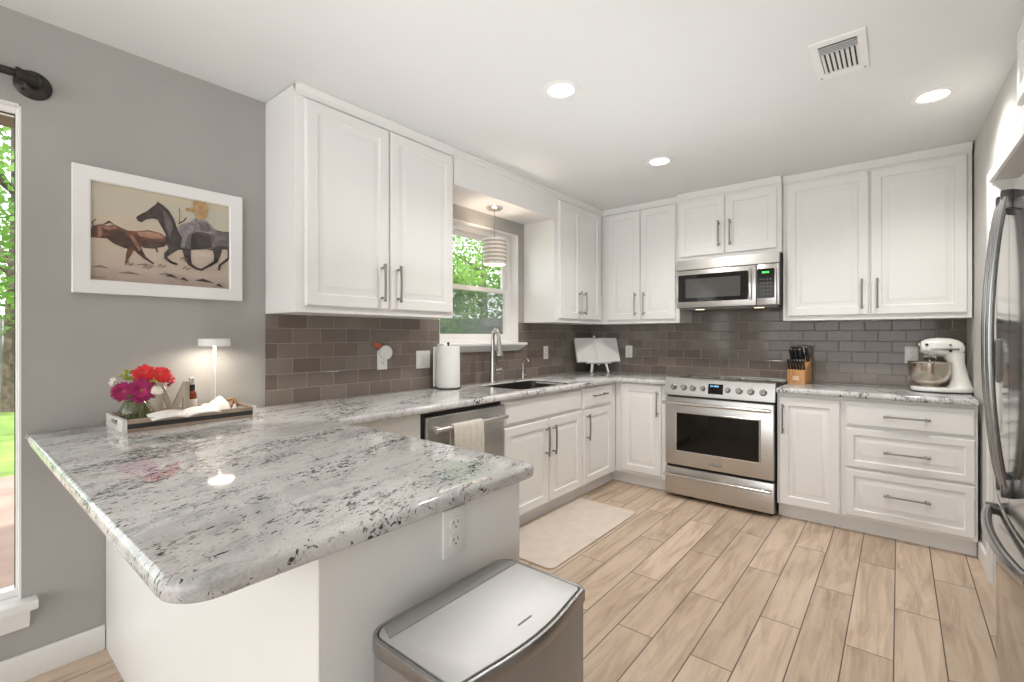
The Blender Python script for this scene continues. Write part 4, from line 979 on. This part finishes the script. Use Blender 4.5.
# the print, traced in picture units: u 0..1 rightwards, v 0..1 upwards
PY0, PY1, PZ0, PZ1 = -0.2530, 0.2530, -0.2005, 0.2005
pr = B(); pr.box(0.004, PY0, PZ0, 0.0085, PY1, PZ1)
LAY = [0.0086]
def paint(mi, pts):
    LAY[0] += 0.00008; pr.m(mi).poly([(LAY[0], PY0 + (PY1 - PY0) * u, PZ0 + (PZ1 - PZ0) * v) for (u, v) in pts])
def stroke(mi, pts, ws):
    up, dn = [], []
    for i, (u, v) in enumerate(pts):
        a = pts[max(0, i - 1)]; c = pts[min(len(pts) - 1, i + 1)]; du, dv = c[0] - a[0], c[1] - a[1]; l = math.hypot(du, dv) or 1
        nx_, ny_ = -dv / l, du / l; w_ = ws[i] if isinstance(ws, (list, tuple)) else ws
        up.append((u + nx_ * w_, v + ny_ * w_ * 1.25)); dn.append((u - nx_ * w_, v - ny_ * w_ * 1.25))
    for i in range(len(pts) - 1): paint(mi, [up[i], up[i + 1], dn[i + 1], dn[i]])
# mats: 0 ground, 1 horse, 2 cow, 3 cow light, 4 hat, 5 blue, 6 brush
for (u, v, w_) in ((0.02, 0.14, .10), (0.18, 0.10, .14), (0.45, 0.12, .10), (0.30, 0.20, .12)): stroke(6, [(u, v), (u + w_ * .5, v + .012), (u + w_, v)], [0.002, .010, .002])
def A(*pts):                                         # measured on the photograph's print, squared up
    out = []
    for (x, y) in pts:
        t_ = (x - 128) / 595; hl, hr = 430, 354; out.append((max(.001, min(.999, t_ * hr / ((1 - t_) * hl + t_ * hr))), ((560 + 37 * t_) - y) / (hl + (hr - hl) * t_)))
    return out
# cow
paint(2, A((130, 372), (131, 350), (142, 330), (165, 322), (185, 321), (210, 328), (236, 321), (265, 335), (292, 347), (330, 350), (380, 345), (430, 357), (455, 375), (462, 400), (448, 414), (400, 424), (362, 421), (340, 412), (322, 405), (300, 428), (270, 418), (232, 402), (205, 381), (170, 379), (135, 376)))
paint(7, A((131, 372), (131, 352), (145, 335), (160, 345), (158, 365), (140, 376))); paint(7, A((205, 378), (240, 345), (275, 352), (305, 385), (322, 405), (300, 428), (270, 418), (232, 402)))
paint(3, A((185, 324), (212, 331), (236, 325), (250, 338), (215, 345), (190, 340))); paint(3, A((330, 353), (380, 350), (432, 361), (448, 378), (400, 382), (345, 372))); paint(3, A((165, 330), (182, 328), (186, 368), (168, 376)))
paint(8, A((372, 352), (425, 360), (436, 372), (390, 372))); paint(7, A((345, 392), (400, 398), (456, 392), (448, 412), (400, 423), (362, 420)))
stroke(2, A((312, 415), (298, 445), (290, 465), (286, 486)), [.024, .018, .010, .009]); stroke(7, A((318, 400), (345, 440), (365, 462), (402, 488)), [.034, .022, .011, .008]); stroke(3, A((305, 365), (330, 405), (345, 432)), [.010, .014, .006])
stroke(2, A((148, 330), (143, 312), (158, 300)), .004); stroke(7, A((190, 322), (215, 310), (232, 320)), [.003, .010, .003]); stroke(2, A((412, 420), (418, 440)), [.010, .005])
# horse
paint(1, A((328, 291), (334, 305), (350, 313), (372, 300), (395, 296), (418, 300), (432, 325), (452, 362), (452, 398), (470, 430), (520, 428), (560, 428), (620, 425), (660, 432), (700, 425), (721, 430), (721, 352), (690, 350), (640, 338), (560, 335), (500, 335), (490, 302), (466, 262), (442, 240), (426, 231), (412, 235), (396, 247), (372, 266), (342, 281)))
paint(7, A((338, 290), (372, 276), (398, 256), (418, 248), (410, 282), (380, 290), (350, 302))); paint(9, A((440, 262), (462, 278), (484, 330), (470, 380), (458, 345), (448, 310))); paint(7, A((455, 395), (490, 400), (520, 425), (470, 428)))
paint(9, A((650, 350), (700, 358), (721, 365), (721, 415), (680, 410), (655, 395)))
stroke(1, A((416, 244), (420, 226), (430, 240)), [.010, .005, .010])
stroke(1, A((492, 418), (455, 448), (452, 462), (474, 480), (502, 490)), [.030, .018, .012, .010, .009]); stroke(1, A((540, 425), (546, 465), (556, 490), (580, 506), (605, 513)), [.034, .024, .014, .011, .009])
stroke(1, A((670, 425), (668, 455), (662, 478), (632, 496), (600, 513)), [.040, .026, .015, .010, .009]); stroke(1, A((716, 425), (719, 462), (696, 480), (680, 492), (676, 514)), [.008, .012, .010, .009, .008])
# rider
paint(9, A((548, 345), (640, 350), (690, 352), (721, 358), (721, 395), (660, 415), (640, 426), (560, 425), (535, 420)))
paint(1, A((560, 362), (600, 360), (640, 372), (648, 418), (600, 427), (556, 425))); paint(5, A((500, 342), (512, 322), (548, 312), (585, 318), (575, 345), (548, 362), (538, 395), (532, 422), (515, 418), (522, 378)))
paint(5, A((540, 320), (560, 306), (582, 294), (622, 305), (648, 328), (668, 350), (655, 366), (610, 358), (575, 350))); paint(9, A((590, 312), (625, 315), (650, 345), (625, 352), (598, 345)))
stroke(9, A((560, 312), (575, 330), (572, 350)), [.004, .006, .003]); stroke(7, A((562, 360), (600, 356), (645, 364)), [.004, .007, .004])
paint(4, A((585, 298), (578, 272), (560, 270), (532, 260), (540, 250), (570, 256), (568, 228), (590, 216), (618, 226), (632, 252), (624, 290), (604, 300))); paint(8, A((590, 240), (610, 238), (612, 280), (592, 275)))
stroke(6, A((508, 250), (512, 280), (508, 312)), [.004, .003, .003]); stroke(1, A((505, 318), (530, 305), (538, 292)), .005)
for (u, v, w_) in ((0.60, .085, .06), (0.72, .085, .14), (0.88, .045, .06), (0.50, .11, .08)): stroke(1, [(u, v), (u + w_ * .4, v + .010), (u + w_, v - .016)], [.002, .012, .002])
for (u, v) in ((0.22, .19), (0.34, .17), (0.44, .20), (0.62, .20), (0.60, .30)): stroke(6, [(u, v), (u + .02, v + .03), (u + .03, v - .005), (u + .055, v + .02)], .006)
for k in range(6): stroke(6, [(0.02 + .014 * k, .035), (0.026 + .014 * k, .05), (0.03 + .014 * k, .033)], .003)
pr.build('print', [art_ground, art_horse, art_cow, art_cow_lt, art_hat, art_blue, art_brush, art_umber, art_ochre, art_haze], t, smooth=0, recalc=False)
B().box(0.0150, PY0, PZ0, 0.0165, PY1, PZ1).build('glass', art_glass, t, smooth=0)

# ================================================================== TRAY AND WHAT IT CARRIES
TX0, TX1, TY0, TY1 = 0.030, 0.290, -3.868, -3.408
t = thing('tray', 'shallow wooden tray with a dark painted band on the peninsula by the wall', 'tray', (0, 0, ZC1))
B().box(TX0 + .01, TY0 + .01, 0.0, TX1 - .01, TY1 - .01, 0.010).build('bottom', tray_wood, t, smooth=0)
for x in (TX0, TX1 - .012):
    sd_ = B().box(x, TY0, 0.0, x + .012, TY1, 0.046, .0015, 1).build('side', tray_wood, t, smooth=0)
    B().box(x - .0012, TY0 + .002, 0.012, x + .0132, TY1 - .002, 0.030).build('dark_band', dark_gap, sd_, smooth=0)
for y in (TY0, TY1 - .012):
    hole = [(0.110, 0.020), (0.210, 0.020), (0.210, 0.037), (0.110, 0.037)]
    e_ = B().prism([(TX0 + .012, 0), (TX1 - .012, 0), (TX1 - .012, 0.047), (TX0 + .012, 0.047)], y, y + .012, holes=[hole], axis='Y').build('end', whitewash if y < -3.6 else tray_wood, t, smooth=0)
    B().box(TX0 - .002, y - .001, 0, TX0 + .013, y + .013, .048).build('corner_bracket', whitewash, e_, smooth=0); B().box(TX1 - .013, y - .001, 0, TX1 + .002, y + .013, .048).build('corner_bracket', whitewash, e_, smooth=0)
TZ = ZC1 + 0.0102
# vase
VX, VY = 0.135, -3.795
t = thing('glass_vase', 'round clear glass vase on the left end of the tray, packed with stems', 'vase', (VX, VY, TZ))
prof = [(0, 0), (0.030, 0), (0.046, .012), (0.056, .036), (0.055, .056), (0.044, .078), (0.038, .086), (0.041, .094), (0.039, .095), (0.036, .087), (0.041, .077), (0.052, .055), (0.053, .036), (0.043, .014), (0.028, .004), (0, .004)]
b = B(); b.lathe(prof, n=28); b.build('bowl', vase_m, t)
rnd = random.Random(3)
b = B()
for k in range(46):
    a = rnd.uniform(0, 2 * PI); r0 = rnd.uniform(.0, .034); a2 = a + rnd.uniform(-1.5, 1.5); r1 = rnd.uniform(.018, .046)
    b.tube([(r0 * math.cos(a), r0 * math.sin(a), .007), (r1 * math.cos(a2), r1 * math.sin(a2), .04), (.028 * math.cos(a2 + .6), .028 * math.sin(a2 + .6), .088)], rnd.uniform(.0016, .003), 5)
sg = b.build('leaf_stems', stem_green, smooth=60, loc=(VX, VY, TZ)); tag(sg, 'tangled green stems and leaf stalks filling the glass vase', 'greenery', kind='stuff')
def leaf(b, p, d, ln, wd, bend=.3):
    p = Vector(p); d = Vector(d).normalized(); sdv = d.cross(Vector((0, 0, 1))).normalized(); upv = sdv.cross(d); L_ = []; Rr = []
    for k in range(6):
        u = k / 5; w_ = wd * math.sin(PI * min(.97, u * .92 + .06)); c = p + d * ln * u - upv * bend * ln * u * u
        L_.append(c + sdv * w_); Rr.append(c - sdv * w_)
    for k in range(5): b.poly([L_[k], L_[k + 1], Rr[k + 1], Rr[k]])
b = B()
for k in range(40):
    a = rnd.uniform(0, 2 * PI); r_ = rnd.uniform(.01, .05)
    leaf(b, (r_ * math.cos(a), r_ * math.sin(a), rnd.uniform(.085, .125)), (math.cos(a), math.sin(a), rnd.uniform(.1, .9)), rnd.uniform(.03, .055), rnd.uniform(.007, .013))
lf = b.build('leaves', green_leaf, smooth=60, loc=(VX, VY, TZ), recalc=False); tag(lf, 'dark green leaves between the blooms above the vase', 'leaves', kind='stuff')
CV = Vector((2.4824, -4.2957, 1.2604))
def flower(name, label, loc, face, kind, r, mat, group):
    t = thing(name, label, 'flower', loc, 0, group); face = Vector(face).normalized(); q = face.to_track_quat('Z', 'Y').to_matrix().to_4x4(); b = B()
    if kind == 'daisy':
        for ring_, (nn, rr, tl, zz) in enumerate(((26, 1.0, .02, 0), (24, .84, .28, .003), (20, .64, .55, .006), (14, .42, .9, .008))):
            for k in range(nn):
                a = 2 * PI * (k + .5 * ring_) / nn + rnd.uniform(-.08, .08); d = Vector((math.cos(a), math.sin(a), tl + rnd.uniform(-.12, .12))).normalized()
                p0 = Vector((d.x * r * .12, d.y * r * .12, zz)); sdv = Vector((-math.sin(a), math.cos(a), 0)); ln = r * rr * rnd.uniform(.88, 1.04); wdt = r * .13; pts_l, pts_r = [], []
                for j in range(5):
                    u = j / 4; w_ = wdt * (.45 + .75 * math.sin(PI * min(.95, .12 + u * .75))) * (.35 if j == 4 else 1); c = p0 + d * ln * u + Vector((0, 0, -r * .10 * u * u))
                    pts_l.append(c + sdv * w_); pts_r.append(c - sdv * w_)
                for j in range(4): b.poly([pts_l[j], pts_l[j + 1], pts_r[j + 1], pts_r[j]])
        pb = b.build('petals', mat, t, smooth=60, recalc=False); pb.matrix_local = q
        b = B(); b.sphere((0, 0, .005), r * .20, (1, 1, .45), 14, 8); c_ = b.build('centre', yellow_c, t); c_.matrix_local = q
    elif kind == 'rose':
        for lay in range(4):
            nn = (3, 4, 5, 5)[lay]; rr = r * (.35, .58, .80, 1.0)[lay]; hh = r * (1.0, .98, .85, .62)[lay]
            for k in range(nn):
                a = 2 * PI * k / nn + lay * .7; rows = []
                for j in range(5):
                    v = j / 4; row = []
                    for i in range(6):
                        u = (i / 5 - .5) * (2 * PI / nn) * 1.35; rad = rr * math.sin(PI * (.16 + .66 * v)) * (1 + .05 * math.sin(3 * u))
                        row.append((rad * math.cos(a + u), rad * math.sin(a + u), r * (-.75 + 1.55 * v * (1 - .07 * lay))))
                    rows.append(row)
                b.loft(rows, caps=False, closed=False)
        b.sphere((0, 0, 0), r * .6, (1, 1, 1.2), 14, 10)
        pb = b.build('petals', mat, t, smooth=60, recalc=False); pb.matrix_local = q
    else:                                            # cluster of little buds
        for k in range(14):
            v = Vector((rnd.gauss(0, 1), rnd.gauss(0, 1), rnd.gauss(0, 1) + .6)).normalized() * r * rnd.uniform(.5, .95); b.sphere(v, r * rnd.uniform(.22, .34), (1, 1, .85), 8, 6)
        pb = b.build('buds', mat, t); pb.matrix_local = q
    p0 = Vector((VX, VY, TZ + .086)) - Vector(loc); b = B(); b.tube([(0, 0, 0), tuple(p0 * .5 - face * .012), tuple(p0)], .0022, 6); b.build('stem', stem_green, t)
    return t
G = 'cut flowers in the vase'
tc_ = lambda x, y, z: (CV - Vector((x, y, z))).normalized() + Vector((0, 0, .25))
def fl(name, label, x, y, z, kind, r, mat, up=0.25): flower(name, label, (x, y, z), (CV - Vector((x, y, z))).normalized() + Vector((0, 0, up)), kind, r, mat, G)
fl('gerbera', 'larger magenta gerbera facing out above the vase rim', 0.190, -3.790, 1.048, 'daisy', .046, magenta, .05)
fl('gerbera', 'magenta gerbera at the outer left side of the bouquet', 0.170, -3.845, 1.046, 'daisy', .036, magenta, .0)
fl('carnation', 'coral red bloom at the top of the bouquet beside the lime buds', 0.120, -3.765, 1.108, 'daisy', .040, red_pet, .6)
fl('carnation', 'bright red bloom topmost on the lamp side of the bouquet', 0.150, -3.722, 1.100, 'daisy', .038, red_pet, .5)
fl('rose', 'single cream white rose low on the lamp side of the bouquet', 0.205, -3.742, 1.050, 'rose', .026, cream_pet, 1.1)
fl('spray_flower', 'pink speckled spray bloom at the edge nearest the wooden letter', 0.130, -3.686, 1.082, 'cluster', .030, pink_pet)
fl('spray_flower', 'lime green bud cluster behind the coral bloom', 0.090, -3.815, 1.105, 'cluster', .026, lime_pet)
fl('spray_flower', 'lime green buds between the magenta gerbera and the cream rose', 0.185, -3.752, 1.078, 'cluster', .015, lime_pet)
fl('spray_flower', 'small white blossom cluster at the far left of the bouquet', 0.120, -3.858, 1.080, 'cluster', .020, cream_pet)

# wooden letter M
t = thing('wooden_letter', 'weathered wooden capital letter M standing on the tray behind the vase', 'letter', (0.215, -3.695, TZ), R(82))
a_, h_, s_ = 0.055, 0.160, 0.022
poly = [(-a_, 0), (-a_ + s_, 0), (-a_ + s_, h_ * .62), (0, h_ * .04), (a_ - s_, h_ * .62), (a_ - s_, 0), (a_, 0), (a_, h_), (a_ - s_ * .9, h_), (0, h_ * .42), (-a_ + s_ * .9, h_), (-a_, h_)]
B().prism(poly, -0.011, 0.011, 0.001, 1, axis='Y').build('letter_shape', letter_wood, t, smooth=0)

# spray bottle
t = thing('spray_bottle', 'amber spray bottle with a pale label and grey pump cap on the tray', 'bottle', (0.185, -3.621, TZ)); t.scale = (1, 1, 1.22)
B().lathe([(0, 0), (0.0175, 0), (0.0195, .003), (0.0195, .075), (0.017, .088), (0.0105, .094), (0.0105, .098), (0, .098)], n=32).build('glass', amber, t)
B().lathe([(0.0198, .012), (0.0200, .013), (0.0200, .066), (0.0198, .067)], n=32).build('label', label_white, t)
B().lathe([(0, .096), (0.0125, .096), (0.0125, .114), (0.011, .116), (0, .116)], n=24).build('collar', black_plastic, t)
b = B(); b.lathe([(0, .115), (0.0075, .115), (0.0080, .128), (0.0095, .129), (0.0095, .137), (0.007, .140), (0, .140)], n=20); b.cyl((0.004, 0, .133), (0.0115, 0, .133), .002, n=8); b.build('pump', steel_lid, t)

# table lamp
t = thing('table_lamp', 'slim white cordless table lamp with a flat disc head, lit, on the tray', 'lamp', (0.125, -3.515, TZ))
B().lathe([(0, 0), (0.050, 0), (0.052, .004), (0.050, .010), (0.008, .014), (0, .014)], n=36).build('base', plastic_white, t)
B().tube([(0, 0, .012), (0, 0, .305)], 0.0050, 14).build('stem', plastic_white, t)
hd = B().lathe([(0.056, .300), (0.061, .300), (0.061, .331), (0.059, .333), (0, .333), (0, .316), (0.054, .314), (0.056, .300)], n=44).build('lamp_head', plastic_white, t)
led = emit('warm_led_disc', (1.0, .88, .70), 3.5)
B().lathe([(0, .3125), (0.052, .3125), (0.052, .3145), (0, .3145)], n=36).build('diffuser', led, hd)
d = bpy.data.lights.new('table_lamp_led', 'AREA'); d.shape = 'DISK'; d.size = .09; d.energy = 0.85; d.color = (1, .90, .77)
o = bpy.data.objects.new('led_light', d); COL.objects.link(o); o.parent = t; o.location = (0, 0, .3115)

# open little book lying over the tray edge
b = B(); n = 10; sec = []
for k in range(-n, n + 1):
    u = abs(k) / n; y = k / n * 0.118; z = 0.010 * math.sin(PI * min(1, u * 1.02)) ** .8 * (1 - .35 * u) + 0.004
    sec.append([(-0.034, y, z), (0.034, y, z), (0.034, y, z - .004 - .004 * (1 - u)), (-0.034, y, z - .004 - .004 * (1 - u))])
b.loft(sec)
bk = b.build('open_booklet', page, smooth=40, loc=(0.270, -3.668, ZC1 + 0.0440), rot=(R(1), R(13), R(3)))
tag(bk, 'small open white booklet draped across the edge of the tray', 'book')
# white cloth behind the lamp
b = B(); rows = []; nx = 26; ny = 14; rn = random.Random(11)
for i in range(nx + 1):
    row = []
    for j in range(ny + 1):
        u, v = i / nx, j / ny; e = math.sin(PI * u) ** .5 * math.sin(PI * v) ** .6
        z = e * (0.058 + .012 * math.sin(u * 10 + v * 4) + .008 * math.sin(v * 6 - u * 5) + .002 * math.sin(u * 23 + v * 13)) + .001
        row.append((0.045 + .130 * v + .008 * math.sin(u * 7), -3.575 + .165 * u + .006 * math.sin(v * 8), z))
    rows.append(row)
b.loft(rows, caps=False, closed=False); cl = b.build('white_cloth', cloth_white, smooth=60, loc=(0, 0, TZ), recalc=False); tag(cl, 'crumpled white cloth on the tray behind the lamp base', 'cloth')
sm = cl.modifiers.new('thick', 'SOLIDIFY'); sm.thickness = .002
# little white cone and the woven ring
b = B(); b.lathe([(0, 0), (0.020, 0), (0.019, .006), (0.009, .032), (0.003, .047), (0, .048)], n=20); tag(b.build('ceramic_cone', enamel, loc=(0.225, -3.470, TZ)), 'little white pointed ornament on the lamp side of the tray', 'ornament')
b = B(); rn = random.Random(5)
b.sphere((0, 0, 0), .026, u=14, v=10)
for k in range(16):
    ax = Vector((rn.gauss(0, 1), rn.gauss(0, 1), rn.gauss(0, 1))).normalized(); a = ax.orthogonal().normalized(); c_ = ax.cross(a)
    b.tube([(a * math.cos(2 * PI * j / 20) + c_ * math.sin(2 * PI * j / 20)) * Vector((1, 1, 1)).x * .031 for j in range(21)], .0034, 6, caps=False)
wb = b.build('woven_ball', rattan, loc=(0.125, -3.446, TZ + .034)); wb.scale = (1.5, .62, .95)
tag(wb, 'brown woven cane ball at the end of the tray nearest the tile', 'ornament')

# ================================================================== OUTSIDE
GZ = -0.15
struct(B().box(-30, -20, GZ - .1, -4.4, 20, GZ).build('lawn', grass_m, smooth=0))
struct(B().box(-4.4, -20, GZ - .1, -0.15, 20, GZ + .012).build('patio', patio_m, smooth=0))
struct(B().box(-0.95, -8.2, 2.30, -0.16, 0.9, 2.36).build('eave', eave_m, smooth=0))
def fence(name, label, p0, p1, h):
    t = thing(name, label, 'fence', (p0[0], p0[1], GZ)); d = Vector((p1[0] - p0[0], p1[1] - p0[1], 0)); ln = d.length; d.normalize(); a = math.atan2(d.y, d.x); t.rotation_euler = (0, 0, a)
    b = B(); n = int(ln / .145)
    for k in range(n): b.box(k * .145, -.01, .04, k * .145 + .140, .01, h - rnd.uniform(0, .015))
    b.build('pickets', fence_wood, t, smooth=0)
    for k in range(int(ln / 2.4) + 1): B().box(k * 2.4 - .045, .05, 0, k * 2.4 + .045, .14, h - .05).build('post', fence_wood, t, smooth=0)
    for z in (.35, h - .35): B().box(0, .01, z - .04, ln, .05, z + .04).build('rail', fence_wood, t, smooth=0)
fence('fence', 'grey wooden plank fence seen through the lower sash of the sink window', (-14.0, 4.2), (0.5, 4.2), 1.85)
fence('fence', 'grey wooden plank fence across the lawn seen through the tall window', (-13.6, -10.0), (-13.6, 4.1), 1.85)
def tree(label, x, y, h, cr, seed, mat, n=5200, trunk=.16):
    rn = random.Random(seed); t = thing('tree', label, 'tree', (x, y, GZ), 0, 'garden trees')
    b = B(); b.tube([(0, 0, 0), (.05, .03, h * .3), (-.04, .06, h * .6), (0, 0, h * .92)], [trunk, trunk * .8, trunk * .5, trunk * .15], 10)
    for k in range(9):
        a = rn.uniform(0, 2 * PI); z = h * rn.uniform(.32, .75); b.tube([(0, 0, z), (cr * .4 * math.cos(a), cr * .4 * math.sin(a), z + h * .10), (cr * .8 * math.cos(a), cr * .8 * math.sin(a), z + h * .16)], [trunk * .35, trunk * .2, trunk * .07], 6)
    b.build('trunk', bark, t)
    b = B(); cl = []
    for k in range(85):
        v = Vector((rn.gauss(0, 1), rn.gauss(0, 1), rn.gauss(0, 1))).normalized() * rn.uniform(.35, 1) ** .6; cl.append(Vector((v.x * cr, v.y * cr, h * .66 + v.z * h * .40)))
    for k in range(n):
        c = cl[rn.randrange(len(cl))]; p = c + Vector((rn.gauss(0, 1), rn.gauss(0, 1), rn.gauss(0, .8))) * cr * .15
        if p.z < .3: continue
        d = Vector((rn.gauss(0, 1), rn.gauss(0, 1), rn.gauss(0, .7) - .2)).normalized(); s_ = Vector((rn.gauss(0, 1), rn.gauss(0, 1), rn.gauss(0, 1))).cross(d).normalized(); ln = rn.uniform(.09, .17); wd = ln * .34
        b.poly([p, p + d * ln * .45 + s_ * wd, p + d * ln, p + d * ln * .45 - s_ * wd])
    b.build('foliage', mat, t, smooth=0, recalc=False)
tree('leafy tree beyond the fence filling the upper sash of the sink window', -8.4, 7.4, 5.4, 2.3, 1, leaf_a, 5200)
tree('tree with deeper green leaves standing before the fence at the sink window', -5.2, 2.4, 3.0, 1.1, 2, leaf_a, 2600, .10)
tree('bushy tree beyond the fence farther along the sink window view', -14.2, 10.2, 6.0, 2.8, 3, leaf_a, 6000)
tree('tall bright leafy tree on the lawn seen in the tall window', -10.4, -3.40, 6.2, 2.4, 4, leaf_a, 6500, .17)
tree('second leafy tree behind the lawn fence in the tall window', -17.6, -6.4, 6.8, 3.0, 5, leaf_a, 6500, .2)
